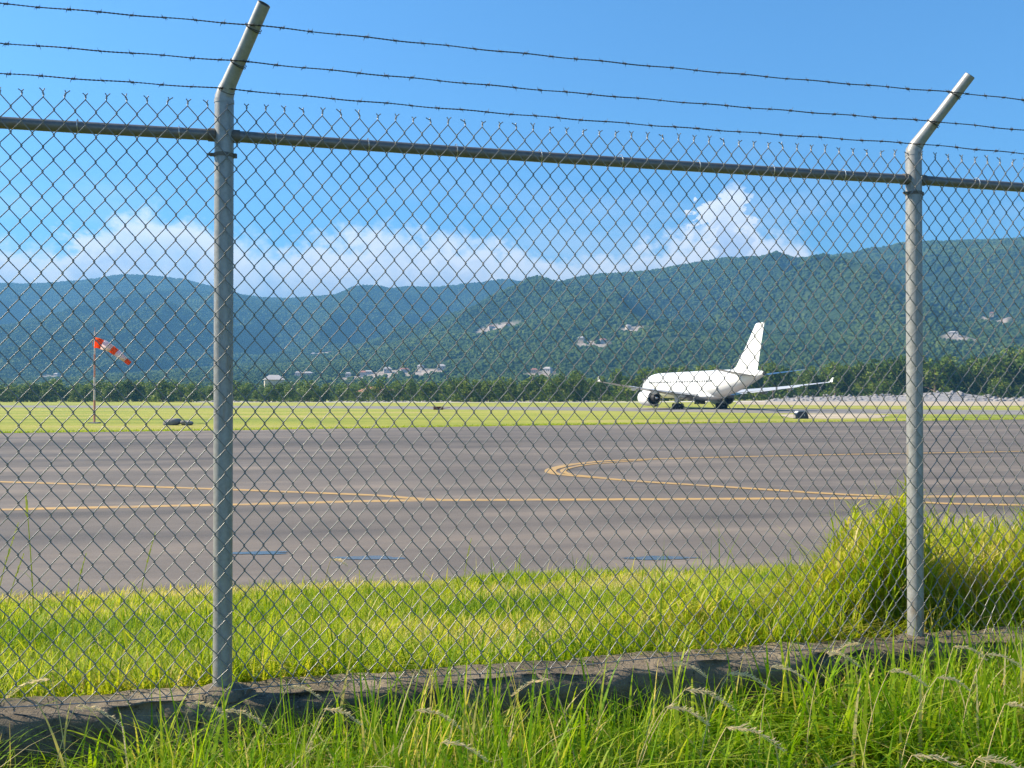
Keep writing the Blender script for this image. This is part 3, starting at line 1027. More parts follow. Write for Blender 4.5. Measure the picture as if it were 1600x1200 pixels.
for k_ in range(4):
    ico = g.new('GeometryNodeMeshIcoSphere'); ico.inputs['Radius'].default_value = 1.0; ico.inputs['Subdivisions'].default_value = 2
    pos = g.new('GeometryNodeInputPosition')
    nz = g.new('ShaderNodeTexNoise', noise_dimensions='4D')
    g.link(pos.outputs[0], nz.inputs['Vector']); nz.inputs['W'].default_value = 3.1 * k_; nz.inputs['Scale'].default_value = 2.2
    nz.inputs['Detail'].default_value = 3; nz.inputs['Roughness'].default_value = 0.7
    mr = g.new('ShaderNodeMapRange'); g.link(nz.outputs[0], mr.inputs[0])
    mr.inputs[1].default_value = 0.3; mr.inputs[2].default_value = 0.7; mr.inputs[3].default_value = 0.45; mr.inputs[4].default_value = 1.35
    vm = g.new('ShaderNodeVectorMath', operation='SCALE'); g.link(pos.outputs[0], vm.inputs[0]); g.link(mr.outputs[0], vm.inputs[3])
    vz = g.new('ShaderNodeVectorMath', operation='MULTIPLY_ADD'); g.link(vm.outputs[0], vz.inputs[0])
    vz.inputs[1].default_value = (1, 1, 0.95); vz.inputs[2].default_value = (0, 0, 0.45)
    sp = g.new('GeometryNodeSetPosition'); g.link(ico.outputs[0], sp.inputs['Geometry']); g.link(vz.outputs[0], sp.inputs['Position'])
    sm = g.new('GeometryNodeSetMaterial'); g.link(sp.outputs[0], sm.inputs['Geometry']); sm.inputs['Material'].default_value = M['canopy']
    g.link(sm.outputs[0], g2i.inputs[0])
iop = g.new('GeometryNodeInstanceOnPoints')
m2p = g.new('GeometryNodeMeshToPoints')
g.link(gi.outputs[0], m2p.inputs[0])
g.link(m2p.outputs[0], iop.inputs['Points']); g.link(g2i.outputs[0], iop.inputs['Instance'])
iop.inputs['Pick Instance'].default_value = True
na = g.new('GeometryNodeInputNamedAttribute', data_type='FLOAT'); na.inputs['Name'].default_value = 'scl'
nr = g.new('GeometryNodeInputNamedAttribute', data_type='FLOAT'); nr.inputs['Name'].default_value = 'rot'
cx = g.new('ShaderNodeCombineXYZ'); g.link(nr.outputs[0], cx.inputs[2])
g.link(na.outputs[0], iop.inputs['Scale']); g.link(cx.outputs[0], iop.inputs['Rotation'])
g.link(iop.outputs[0], go.inputs[0])
md = forest.modifiers.new('crowns', 'NODES'); md.node_group = gt

# houses on the slopes
house_meshes = []
for w_, d_, h_, rf in ((11, 9, 5.5, 2.6), (15, 9, 4.5, 2.2), (9, 8, 7.0, 2.4)):
    body = MB(); body.box((0, 0, h_ / 2 - 1.5), (w_, d_, h_ + 3))
    bme = body.mesh('house')
    rfm = MB(); e = 0.6
    vs = [(-w_ / 2 - e, -d_ / 2 - e, h_ + 0.01), (w_ / 2 + e, -d_ / 2 - e, h_ + 0.01), (w_ / 2 + e, d_ / 2 + e, h_ + 0.01), (-w_ / 2 - e, d_ / 2 + e, h_ + 0.01), (-w_ / 4, 0, h_ + rf), (w_ / 4, 0, h_ + rf)]
    rfm.add(vs, [(0, 1, 5, 4), (2, 3, 4, 5), (1, 2, 5), (3, 0, 4), (3, 2, 1, 0)])
    house_meshes.append((bme, rfm.mesh('roof'), (w_, d_, h_)))
win_me = MB().box((0, 0, 0), (1.3, 0.16, 1.4)).mesh('window'); win_me.materials.append(M['glass'])
place_words = ['in the lowest pale clearing on the far slope', 'on the pale patch halfway up the near hill', 'below the patch in the middle of the near hill', 'on the upper pale patch left of the tail fin',
               'on the bright scar high on the slope beyond the second post', 'on the lower scar beyond the second post', 'just above the trees in front of the wing tip', 'in the row of houses above the tree belt',
               'at the low end of the row above the tree belt', 'by the trees next to the tall post', 'at the hill foot near the windsock', 'at the upper end of the row above the tree belt']


def house(x, y, z, rz, k_, wm, rm, label, group, sc=1.0):
    bme, rme, (w_, d_, h_) = house_meshes[k_]
    r_ = empty('house', (x, y, z), rz)
    r_.scale = (sc, sc, sc)
    tag(r_, label, 'house', group)
    a_ = bpy.data.objects.new('wall', bme); COL.objects.link(a_); a_.parent = r_
    b_ = bpy.data.objects.new('roof', rme); COL.objects.link(b_); b_.parent = r_
    for o, m_ in ((a_, wm), (b_, rm)):
        if not o.data.materials: o.data.materials.append(None)
        o.material_slots[0].link = 'OBJECT'; o.material_slots[0].material = m_
    for t in (-0.3, 0.05, 0.3):
        w2 = bpy.data.objects.new('window', win_me); COL.objects.link(w2); w2.parent = r_
        w2.location = (t * w_, -d_ / 2 - 0.03, h_ * 0.55)


for (x, y, z, rr, nh), words in zip(clear, place_words):
    nh = max(1, nh // 3) if y > 1300 else (nh + 1) // 2
    for i in range(nh):
        t = (i + 0.5) / nh * 2 - 1
        hx = x + rr * 0.85 * t + random.uniform(-4, 4); hy = y + random.uniform(-0.25, 0.35) * rr
        hz = float(hill_h(hx, hy))
        house(hx, hy, hz, random.uniform(-0.5, 0.5), random.randrange(3), random.choice([M['house_wall'], M['house_wall'], M['house_cream']]),
              random.choice([M['roof_red'], M['roof_white'], M['roof_white']]), 'small pale house ' + words, 'houses ' + words, random.uniform(0.65, 0.9))

# two houses close behind the tree belt
for px, py, Y, rz, k_, lab in ((428, 596, 470, 0.3, 2, 'white house rising above the tree belt beside the tall post'), (590, 606, 400, -0.2, 1, 'long low pale-roofed house half hidden in the tree belt')):
    p = at_depth(px, py, Y)
    house(p.x, p.y, p.z - 6.2, rz, k_, M['house_wall'], M['roof_white'] if k_ == 2 else M['roof_red'], lab, None, 1.0)


# ------------------------------------------------------------------ trees
def leaf_cloud(r_, n, blobs, size, squash=1.0):
    """leaf-clump faces spread through several lobes -> verts, quads, tint"""
    wts = np.array([b_[3] ** 2 for b_ in blobs]); wts = wts / wts.sum()
    pick = r_.choice(len(blobs), n, p=wts)
    B = np.array([b_[:3] for b_ in blobs])[pick]; RR = np.array([b_[3] for b_ in blobs])[pick]
    dv = r_.normal(size=(n, 3)); dv /= np.linalg.norm(dv, axis=1)[:, None]
    rad = r_.uniform(0.45, 1.05, n) ** 0.6
    C = B + dv * (RR * rad)[:, None] * np.array([1, 1, squash])
    nrm = dv * 0.9 + r_.normal(size=(n, 3)) * 0.6; nrm /= np.linalg.norm(nrm, axis=1)[:, None]
    a_ = np.cross(nrm, r_.normal(size=(n, 3))); a_ /= np.linalg.norm(a_, axis=1)[:, None]
    b_ = np.cross(nrm, a_)
    sz = size * r_.uniform(0.6, 1.4, n)
    V = np.stack([C - a_ * sz[:, None], C + b_ * sz[:, None] * 0.55, C + a_ * sz[:, None], C - b_ * sz[:, None] * 0.55], 1)
    tint = np.clip(0.35 + 0.25 * r_.normal(size=n) + 0.2 * (pick % 3 - 1), 0, 1)
    return V.reshape(-1, 3), np.arange(4 * n).reshape(-1, 4), np.repeat(tint, 4)


tree_protos = []
for k_ in range(7):
    r_ = np.random.default_rng(100 + k_)
    H = 1.0
    nb = 7 + k_ % 4
    blobs = []
    wide = (0.34, 0.46, 0.30, 0.55, 0.40, 0.62, 0.36)[k_]
    for i in range(nb):
        a_ = r_.uniform(0, 6.28); rd = wide * r_.uniform(0.15, 0.85)
        zc = r_.uniform(0.30, 0.82)
        blobs.append((rd * math.cos(a_), rd * math.sin(a_), zc, r_.uniform(0.13, 0.24)))
    blobs.append((0, 0, 0.55, 0.26)); blobs.append((0.02, 0, 0.83, 0.17))
    for i in range(5):
        a_ = i * 1.26 + r_.uniform(0, 1); blobs.append((wide * 0.8 * math.cos(a_), wide * 0.8 * math.sin(a_), 0.17, 0.17))
    V, Q, T = leaf_cloud(r_, 1500, blobs, 0.040)
    me = mesh_np('crown', V, Q); set_attr(me, 'tint', T); me.materials.append(M['leaf'])
    mb = MB()
    mb.tube([(0, 0, -0.02), (0.01, 0, 0.2), (-0.01, 0.01, 0.45), (0, 0, 0.75)], 0.02, 7, rs=[0.030, 0.024, 0.018, 0.006])
    for i in range(6):
        bl = blobs[i]; z0 = 0.22 + 0.05 * i
        mb.tube([(0, 0, z0), (bl[0] * 0.5, bl[1] * 0.5, (z0 + bl[2]) / 2 + 0.02), bl[:3]], 0.01, 5, rs=[0.012, 0.008, 0.003])
    tme = mb.mesh('trunk'); tme.materials.append(M['bark'])
    tree_protos.append((me, tme))


def tree(x, y, z, h_, wide, k_, label, group):
    r_ = empty('tree', (x, y, z), random.uniform(0, 6.28))
    r_.scale = (h_ * wide, h_ * wide, h_)
    tag(r_, label, 'tree', group)
    for nm, me_ in (('crown', tree_protos[k_][0]), ('trunk', tree_protos[k_][1])):
        o = bpy.data.objects.new(nm, me_); COL.objects.link(o); o.parent = r_


# tops of the belt, from the photograph: (x, y of crown tops)
TB = np.array([(-300, 596), (-40, 599), (40, 597), (120, 600), (200, 596), (300, 601), (400, 603), (440, 600), (490, 598), (560, 606), (610, 604), (640, 594), (720, 590), (800, 592), (870, 588), (930, 584), (990, 578), (1050, 574), (1130, 574), (1200, 572), (1260, 574), (1330, 568), (1400, 562), (1440, 552), (1500, 566), (1540, 552), (1600, 542), (1700, 545), (1950, 550)])
px = -190.0
tprev = 0
while px < 1800:
    sect = next(w2 for lim, w2 in ((60, 'at the picture edge before the windsock'), (220, 'right behind the windsock'), (330, 'between windsock and tall post'), (480, 'by the white house and tall post'), (560, 'before the long low house'), (640, 'around the long low house'), (780, 'beyond the rust-brown box'), (930, 'just before the wing tip'), (1060, 'behind the near wing and engine'), (1190, 'behind the fuselage'), (1310, 'behind the far wing'), (1420, 'just before the short post'), (1500, 'just past the short post'), (9999, 'at the picture edge past the short post')) if px < lim)
    Y = (330 + 14 * random.uniform(-1, 1)) if px < 930 else 352 + 40 * sstep(930, 1250, px) + random.uniform(-12, 12)
    ty = float(np.interp(px, TB[:, 0], TB[:, 1])) + random.uniform(-6, 9)
    p = at_depth(px, ty, Y)
    k_ = random.randrange(7)
    hgt = max(4.0, p.z)
    wd_ = random.uniform(0.85, 1.25)
    look = ('slim' if wd_ < 0.98 else 'rounded' if wd_ < 1.12 else 'broad') + (' low' if hgt < 6.5 else ' mid-height' if hgt < 9 else ' tall' if hgt < 13 else ' towering')
    tree(p.x, p.y, -0.1, hgt * 1.02, wd_ * (1.25 if hgt < 8 else 0.95), k_, look + ' green tree in the belt ' + sect, 'trees of the belt ' + sect)
    px += (16 if px < 930 else 21) * random.uniform(0.75, 1.3)
# lighter bushes standing forward of the belt
for px, ty, Y, wd in ((735, 603, 318, 1.6), (765, 604, 320, 1.7), (980, 596, 330, 1.5), (70, 608, 322, 1.7), (480, 608, 322, 1.6), (1380, 590, 370, 1.5), (1560, 588, 366, 1.5), (250, 607, 324, 1.6)):
    p = at_depth(px, ty, Y)
    near = 'by the windsock' if px < 330 else 'by the long low house' if px < 700 else 'by the wing tip' if px < 1000 else 'beyond the tail'
    tree(p.x, p.y, -0.1, p.z, wd, (3, 5)[px % 2], 'low rounded bush in front of the tree belt ' + near, 'bushes before the belt ' + near)

# woodland filling the ground between belt and hills
Vs, Qs, Ts = [], [], []
nb = 0
for i in range(620):
    r_ = rng
    Y = float(r_.uniform(375, 760)); X = float(r_.uniform(-0.62, 0.62)) * Y
    pxx = 800 + X / Y * FPX
    if Y < 430 and pxx > 900:
        continue
    h_ = float(r_.uniform(6, 10)) * (1.0 if pxx < 930 else 1.0 + 0.8 * float(sstep(930, 1500, pxx)))
    V = np.empty(len(tree_protos[0][0].vertices) * 3, np.float32)
    src = tree_protos[i % 7][0]
    src.vertices.foreach_get('co', V); V = V.reshape(-1, 4, 3)[::4].reshape(-1, 3)
    t0 = np.repeat(np.clip(r_.normal(0.4, 0.2, len(V) // 4), 0, 1), 4)
    cqs = V.reshape(-1, 4, 3).mean(1, keepdims=True)
    V = ((V.reshape(-1, 4, 3) - cqs) * 1.7 + cqs).reshape(-1, 3)
    V = V * np.array([h_ * 1.2, h_ * 1.2, h_]) + np.array([X, Y, float(hill_h(X, Y)) if Y > 600 else 0.0])
    Vs.append(V); Ts.append(t0); Qs.append(np.arange(len(V)).reshape(-1, 4) + nb); nb += len(V)
me = mesh_np('woodland', np.vstack(Vs), np.vstack(Qs)); set_attr(me, 'tint', np.concatenate(Ts))
o = link_mesh('woodland', me, M['leaf'])
tag(o, 'scattered woodland filling the land between tree belt and hills', 'woodland', kind='stuff')


# rubble bank beyond the tail
def rock_mesh(r_, sub=2, rough_=0.35):
    bm = bmesh.new(); bmesh.ops.create_icosphere(bm, subdivisions=sub, radius=1.0)
    f3 = r_.uniform(-1, 1, (6, 3)) * 2.2; ph = r_.uniform(0, 6, 6)
    for v_ in bm.verts:
        n_ = sum(math.sin(float(np.dot(f3[i], v_.co[:])) + ph[i]) for i in range(6)) / 6
        v_.co *= 1 + rough_ * n_ * 2
    V = np.array([v_.co[:] for v_ in bm.verts]); F = np.array([[v_.index for v_ in f.verts] for f in bm.faces])
    bm.free()
    return V, F


rocks = [rock_mesh(np.random.default_rng(300 + i), 1) for i in range(5)]
Vs, Fs = [], []; nb = 0
for i in range(900):
    px = float(rng.uniform(1205, 1760)) if i < 780 else float(rng.uniform(300, 930))
    Y = 344 + 20 * float(rng.uniform(0, 1)) if px > 1000 else float(rng.uniform(318, 323))
    top = float(np.interp(px, [300, 930, 1200, 1250, 1400, 1450, 1490, 1530, 1570, 1650, 1760], [0.35, 0.35, 0.6, 2.0, 2.6, 3.8, 4.0, 2.6, 1.4, 2.2, 2.0]))
    z = float(rng.uniform(0, 1)) ** 0.8 * top * ((Y - 342) / 20 if px > 1000 else 1)
    X = (px - 800) / FPX * Y
    V, F = rocks[i % 5]
    sc_ = float(rng.uniform(0.35, 0.95)) * (1 if px > 1000 else 0.5)
    a_ = float(rng.uniform(0, 6.28)); ca, sa_ = math.cos(a_), math.sin(a_)
    Vr = V @ np.array([[ca, sa_, 0], [-sa_, ca, 0], [0, 0, 0.7]]) * sc_ + np.array([X, Y, z])
    Vs.append(Vr); Fs.append(F + nb); nb += len(V)
me = mesh_np('rubble', np.vstack(Vs), None, np.vstack(Fs))
o = link_mesh('rubble', me, M['pale_rock'])
tag(o, 'pale grey rubble bank at the foot of the trees beyond the aircraft tail', 'rubble', kind='stuff')
mb = MB()
ring = []
bank = [(1195, 0.3), (1250, 1.5), (1400, 2.1), (1450, 3.2), (1490, 3.4), (1530, 2.1), (1570, 1.0), (1650, 1.7), (1780, 1.6)]
vs, fs = [], []
for i, (px, h_) in enumerate(bank):
    for Y, z in ((340, -0.1), (362, h_), (376, h_ * 0.8), (392, -0.1)):
        vs.append(((px - 800) / FPX * Y, Y, z))
    if i:
        for j in range(3):
            fs.append(((i - 1) * 4 + j, i * 4 + j, i * 4 + j + 1, (i - 1) * 4 + j + 1))
me = bpy.data.meshes.new('rubble_mound'); me.from_pydata(vs, [], fs)
o = link_mesh('rubble_mound', me, M['pale_rock'])
tag(o, 'low earth mound carrying the rubble beyond the aircraft tail', 'mound', kind='structure')

# ------------------------------------------------------------------ aircraft
A_ANG = R(13.5)
gear_mid = at_ground(1093.5, 638.8)
plane = empty('airplane', (gear_mid.x, gear_mid.y, 0.010), math.pi / 2 + A_ANG)
plane.scale = (0.93, 0.93, 0.93)
tag(plane, 'white twin-engine jet airliner parked on the runway, seen from behind', 'airplane')
mb = MB()
sec = [(28.9, 4.35, 3.95, 0.10), (28.55, 4.9, 3.4, 0.62), (27.8, 5.45, 2.95, 1.15), (26.5, 6.15, 2.5, 1.75), (25, 6.8, 2.2, 2.15), (23, 7.25, 2.08, 2.42), (20.5, 7.44, 2.05, 2.52), (10, 7.46, 2.05, 2.52), (0, 7.46, 2.05, 2.52),
       (-7, 7.46, 2.08, 2.52), (-10.5, 7.46, 2.4, 2.48), (-14, 7.44, 3.05, 2.3), (-17.5, 7.38, 3.85, 1.95), (-20.5, 7.28, 4.6, 1.5), (-23.2, 7.12, 5.35, 1.02), (-25.0, 6.95, 5.88, 0.66), (-26.0, 6.8, 6.18, 0.36)]
rings = []
for x, zt, zbm, wy in sec:
    zc = (zt + zbm) / 2; hz = (zt - zbm) / 2
    rings.append([(x, wy * math.cos(t), zc + hz * math.sin(t)) for t in np.linspace(0, 2 * math.pi, 32, endpoint=False)])
mb.loft(rings)
fus = mb.build('fuselage', M['white_paint'], plane)
MB().loft([[(x, r0 * math.cos(t), 6.49 + r0 * math.sin(t)) for t in np.linspace(0, 2 * math.pi, 16, endpoint=False)] for x, r0 in ((-25.95, 0.34), (-26.35, 0.28), (-26.3, 0.2), (-25.9, 0.18))]).build('exhaust_pipe', M['dark'], fus)
# belly fairing
mb = MB()
mb.loft([[(x, wy * math.cos(t), zc + hz * math.sin(t)) for t in np.linspace(0, 2 * math.pi, 24, endpoint=False)] for x, wy, zc, hz in ((9.5, 1.2, 2.5, 0.3), (8, 2.3, 2.55, 0.75), (3, 2.75, 2.6, 0.98), (-4, 2.75, 2.6, 0.98), (-7.5, 2.2, 2.6, 0.72), (-9, 1.0, 2.5, 0.3))])
mb.build('belly_fairing', M['white_paint'], fus)
win = MB()
for sgn in (-1, 1):
    for x in np.arange(20.5, -15.5, -0.78):
        if -0.2 < (x - 6) < 0.6: continue
        yy_ = 2.50 * sgn if x > -10 else (2.50 - (-(x) - 10) * 0.09) * sgn
        win.box((x, yy_, 5.35), (0.30, 0.06, 0.40))
o = win.build('window_row', M['glass'], fus, smooth=False); o['kind'] = 'stuff'
for sgn in (-1, 1):
    for x in (23.2, 7.5, -12.0):
        d_ = MB(); d_.box((x, sgn * (2.44 if x > 20 else 2.5 if x > 0 else 2.40), 4.9), (1.05, 0.05, 1.9)); d_.build('door', M['white_paint'], fus, smooth=False)
ck = MB()
for sgn in (-1, 1):
    for i in range(3):
        ck.box((27.0 - i * 0.75, sgn * (0.75 + i * 0.55), 5.72 + 0.2 * i), (0.55, 0.5, 0.5))
ck.build('cockpit_window', M['glass'], fus, smooth=False)


def airfoil(le, te, y, z, th, n=9, vertical=False):
    c = le - te; P = []
    for i in range(n):
        t = i / (n - 1); P.append((le - c * t, th * 2.2 * (0.30 * math.sqrt(t) - 0.13 * t - 0.17 * t * t) * 1.6))
    for i in range(n - 2, 0, -1):
        t = i / (n - 1); P.append((le - c * t, -th * (0.30 * math.sqrt(t) - 0.13 * t - 0.17 * t * t) * 1.8))
    return [(x, z_, y) if vertical else (x, y, z + z_) for x, z_ in P]


for sgn in (1, -1):
    mb = MB()
    secs = [(9.6, -5.2, 1.2, 2.75, 1.6), (8.4, -5.0, 2.6, 2.85, 1.45), (4.6, -4.6, 7.9, 3.35, 0.85), (-0.9, -6.6, 15.5, 4.2, 0.36), (-6.6, -9.0, 23.4, 5.2, 0.15), (-7.2, -9.1, 23.8, 5.27, 0.08)]
    mb.loft([airfoil(le, te, sgn * y, z, th) for le, te, y, z, th in secs])
    wg = mb.build('wing', M['wing_grey'], plane)
    # winglet
    mb = MB()
    mb.loft([[(x, sgn * (y + dy), z) for x, dy in ((le, 0), (le - c * 0.4, 0.06), (le - c, 0), (le - c * 0.4, -0.06))] for le, c, y, z in ((-7.4, 1.6, 23.72, 5.22), (-8.1, 0.7, 23.92, 5.75), (-8.6, 0.3, 24.0, 6.15))])
    mb.build('winglet', M['white_paint'], wg)
    # flap track fairings
    for y, x, z, ln in ((5.2, -2.6, 2.55, 4.6), (11.4, -4.6, 3.25, 3.4), (16.2, -6.2, 3.95, 2.6)):
        mb = MB()
        mb.loft([[(x + ln * (0.5 - t), sgn * y + r0 * math.cos(a_), z + r0 * 1.2 * math.sin(a_)) for a_ in np.linspace(0, 2 * math.pi, 12, endpoint=False)] for t, r0 in ((0, 0.05), (0.15, 0.26), (0.45, 0.38), (0.75, 0.28), (1.0, 0.05))])
        mb.build('flap_fairing', M['white_paint'], wg)
    for (y0, y1, x0, x1, z0, z1) in ((3.0, 7.6, -5.06, -4.72, 2.78, 3.22), (8.4, 17.5, -4.84, -7.22, 3.32, 4.46)):
        fl = MB()
        fl.add([(x0 + 0.1, sgn * y0, z0 + 0.02), (x1 + 0.1, sgn * y1, z1 + 0.02), (x1 - 0.7, sgn * y1, z1 - 0.12), (x0 - 0.9, sgn * y0, z0 - 0.16), (x0 + 0.1, sgn * y0, z0 - 0.10), (x1 + 0.1, sgn * y1, z1 - 0.08)],
               [(0, 1, 2, 3), (4, 3, 2, 5), (0, 4, 5, 1), (0, 3, 4), (1, 5, 2)])
        fl.build('flap', M['wing_grey'], wg, smooth=False)
    # engine
    ex, ey, ez = 6.2, sgn * 8.0, 2.15
    cr = lambda pr, n=28: [[(ex + x, ey + r0 * math.cos(a_), ez + r0 * math.sin(a_)) for a_ in np.linspace(0, 2 * math.pi, n, endpoint=False)] for x, r0 in pr]
    mb = MB(); mb.loft(cr([(3.2, 1.2), (3.4, 1.32), (3.2, 1.48), (2.3, 1.62), (0.8, 1.66), (-0.8, 1.58), (-2.2, 1.40), (-2.22, 1.33), (-0.8, 1.30)]), cap=False)
    en = mb.build('engine', M['white_paint'], plane)
    MB().loft(cr([(2.2, 1.3), (2.19, 0.2)]), cap=True).build('fan', M['dark'], en)
    MB().loft(cr([(-0.85, 1.31), (-0.84, 0.30)]), cap=True).build('bypass_duct', M['dark'], en)
    MB().loft(cr([(-0.8, 0.95), (-2.2, 0.90), (-3.4, 0.66), (-3.42, 0.58), (-2.2, 0.55)]), cap=False).build('core_nozzle', M['dark'], en)
    MB().loft(cr([(-2.2, 0.5), (-3.2, 0.44), (-4.2, 0.05)]), cap=True).build('exhaust_cone', M['bare_metal'], en)
    MB().loft([[(ex + 1.6, ey - 0.22, ez + 1.40), (ex + 1.6, ey + 0.22, ez + 1.40), (ex - 1.0, ey + 0.22, ez + 1.95), (ex - 1.0, ey - 0.22, ez + 1.95)], [(ex - 1.9, ey - 0.2, ez + 0.95), (ex - 1.9, ey + 0.2, ez + 0.95), (ex - 4.4, ey + 0.2, ez + 1.28), (ex - 4.4, ey - 0.2, ez + 1.28)]]).build('pylon', M['white_paint'], en, smooth=False)
    # tailplane
    mb = MB()
    mb.loft([airfoil(le, te, sgn * y, z, th) for le, te, y, z, th in ((-18.6, -24.2, 0.9, 6.15, 0.42), (-21.0, -24.9, 4.4, 6.65, 0.26), (-23.6, -25.7, 8.1, 7.15, 0.12), (-24.0, -25.7, 8.35, 7.18, 0.05))])
    mb.build('stabilizer', M['wing_grey'], plane)
    # main gear
    gy_ = sgn * 4.65
    gm = MB(); gm.tube([(0, gy_, 0.55), (0.0, gy_, 1.6), (0.1, gy_ * 0.98, 3.0)], 0.17, 12)
    gm.tube([(0, gy_, 1.3), (0.3, gy_ * 0.45, 2.6)], 0.09, 8); gm.tube([(-0.75, gy_, 0.55), (0.75, gy_, 0.55)], 0.14, 10)
    for x in (-0.71, 0.71):
        gm.tube([(x, gy_ - 0.62, 0.56), (x, gy_ + 0.62, 0.56)], 0.08, 8)
    gr = gm.build('main_gear', M['strut'], plane)
    for x in (-0.71, 0.71):
        for yo in (-0.57, 0.57):
            wp = [(0, 0.30), (0.10, 0.52), (0.2, 0.56), (0.33, 0.50)]
            t_ = MB(); t_.loft([[(x + r0 * math.cos(a_), gy_ + yo + y_, 0.56 + r0 * math.sin(a_)) for a_ in np.linspace(0, 2 * math.pi, 24, endpoint=False)] for y_, r0 in ((-0.2, 0.40), (-0.19, 0.50), (-0.1, 0.56), (0.1, 0.56), (0.19, 0.50), (0.2, 0.40))])
            t_.build('wheel', M['tyre'], gr)
    gd = MB(); gd.box((0.05, gy_ + sgn * 0.34, 2.0), (1.5, 0.07, 1.5)); gd.build('gear_door', M['white_paint'], gr, smooth=False)
    gd = MB(); gd.box((0.0, sgn * 0.55, 1.55), (2.4, 0.07, 1.25), Matrix.Rotation(sgn * 0.12, 3, 'X')); gd.build('bay_door', M['dark'], gr, smooth=False)
# fin
mb = MB()
mb.loft([airfoil(le, te, z, 0, th, vertical=True) for le, te, z, th in ((-13.6, -23.6, 7.15, 0.30), (-15.6, -23.9, 7.9, 0.62), (-19.4, -24.9, 11.4, 0.42), (-22.9, -26.1, 15.0, 0.22), (-23.3, -26.2, 15.25, 0.10))])
fin = mb.build('tail_fin', M['white_paint'], plane)
mb = MB(); mb.add([(-21.9, 0.0, 8.1), (-22.3, 0.0, 8.1), (-24.75, 0.0, 14.8), (-24.68, 0.0, 14.8)], [(0, 1, 2, 3)])
# nose gear
ng = MB(); ng.tube([(22.8, 0, 0.45), (22.9, 0, 2.5)], 0.12, 10); ng.tube([(22.8, -0.42, 0.48), (22.8, 0.42, 0.48)], 0.07, 8); ng.tube([(22.8, 0, 1.1), (24.2, 0, 2.4)], 0.07, 8)
ngr = ng.build('nose_gear', M['strut'], plane)
for yo in (-0.30, 0.30):
    t_ = MB(); t_.loft([[(22.8 + r0 * math.cos(a_), yo + y_, 0.48 + r0 * math.sin(a_)) for a_ in np.linspace(0, 2 * math.pi, 20, endpoint=False)] for y_, r0 in ((-0.16, 0.32), (-0.15, 0.42), (-0.08, 0.48), (0.08, 0.48), (0.15, 0.42), (0.16, 0.32))])
    t_.build('wheel', M['tyre'], ngr)

# ------------------------------------------------------------------ windsock
wb = at_ground(147.5, 661.5)
ws = empty('windsock', wb)
tag(ws, 'drooping orange and white windsock on a faded red pole', 'windsock')
WY = wb.y; S_ = WY / FPX                     # metres per photo pixel here
HP = 144 * S_
for i in range(4):
    MB().tube([(0, 0, HP * i / 4 - (0.1 if i == 0 else 0)), (0, 0, HP * (i + 1) / 4)], 0.10 - 0.012 * i, 12).build('pole', M['pole_red'] if i % 2 == 0 else M['pole_white'], ws)
MB().tube([(0, 0, HP), (0, 0, HP + 0.35)], 0.02, 6).build('spike', M['pole_red'], ws)
MB().box((0, 0, 0.03), (0.9, 0.9, 0.16)).build('foundation', M['pale_rock'], ws, smooth=False)
# sock axis in pixels: (x, y, half width)
ax = [(149.5, 535.5, 8.4), (154, 536, 8.2), (160, 538.5, 7.6), (166.5, 541.5, 7.0), (173, 545.5, 6.2), (180, 551.0, 5.6), (187, 557, 4.8), (193, 562.5, 4.1), (199, 568, 3.6)]
cl = [Vector(((x - 147.5) * S_, -0.25 + 0.1 * i, (661.5 - y) * S_)) for i, (x, y, hw) in enumerate(ax)]
rad = [hw * S_ for x, y, hw in ax]
bands = [(0, 2, 'orange'), (2, 4, 'white_cloth'), (4, 5, 'orange'), (5, 7, 'white_cloth'), (7, 8, 'orange')]
MB().tube([(0, 0, cl[0].z + rad[0] * 0.6), (cl[0].x, cl[0].y, cl[0].z + rad[0] * 0.6)], 0.03, 6).build('bracket', M['pole_red'], ws)
hoop = MB()
for i0, i1, mk in bands:
    rings = []
    for i in range(i0, i1 + 1):
        t = (cl[min(i + 1, 8)] - cl[max(i - 1, 0)]).normalized()
        a_ = Vector((0, 1, 0)); b_ = t.cross(a_).normalized(); a_ = b_.cross(t)
        rings.append([cl[i] + a_ * math.cos(u) * rad[i] * (1 + 0.06 * math.sin(3 * u + i)) + b_ * math.sin(u) * rad[i] * (1 + 0.05 * math.sin(2 * u + i * 2)) for u in np.linspace(0, 2 * math.pi, 20, endpoint=False)])
    o = MB().loft(rings, cap=False).build('sock_band', M[mk], ws)
    sol = o.modifiers.new('cloth', 'SOLIDIFY'); sol.thickness = 0.012
t = (cl[1] - cl[0]).normalized()
MB().tube([cl[0] + Vector((0, 1, 0)) * math.cos(u) * rad[0] + Vector((0, 1, 0)).cross(t) * math.sin(u) * rad[0] for u in np.linspace(0, 2 * math.pi, 24)], 0.025, 6).build('hoop', M['pole_red'], ws)

# ------------------------------------------------------------------ small things on the field
# dark rounded cabinet by the runway
cb = at_ground(1251.5, 654.2)
k_ = cb.y / FPX
cab = empty('equipment_cabinet', cb, 0.2)
tag(cab, 'dark navy rounded cabinet standing in the grass by the runway', 'cabinet')
hw, hh = 10.4 * k_, 12.2 * k_
pr = [(-hw, 0), (-hw * 0.98, hh * 0.3), (-hw * 0.82, hh * 0.72), (-hw * 0.55, hh * 0.96), (hw * 0.55, hh * 0.96), (hw * 0.82, hh * 0.72), (hw * 0.98, hh * 0.3), (hw, 0)]
MB().loft([[(x, y, z - 0.03) for x, z in pr] for y in (-0.35, 0.35)]).build('shell', M['navy'], cab, smooth=False)
MB().loft([[(x * 1.06, y, z * 1.05 - 0.02) for x, z in pr[2:6]] + [(x * 0.98, y, z * 0.98) for x, z in reversed(pr[2:6])] for y in (-0.28, 0.42)]).build('lid', M['wing_grey'], cab, smooth=False)
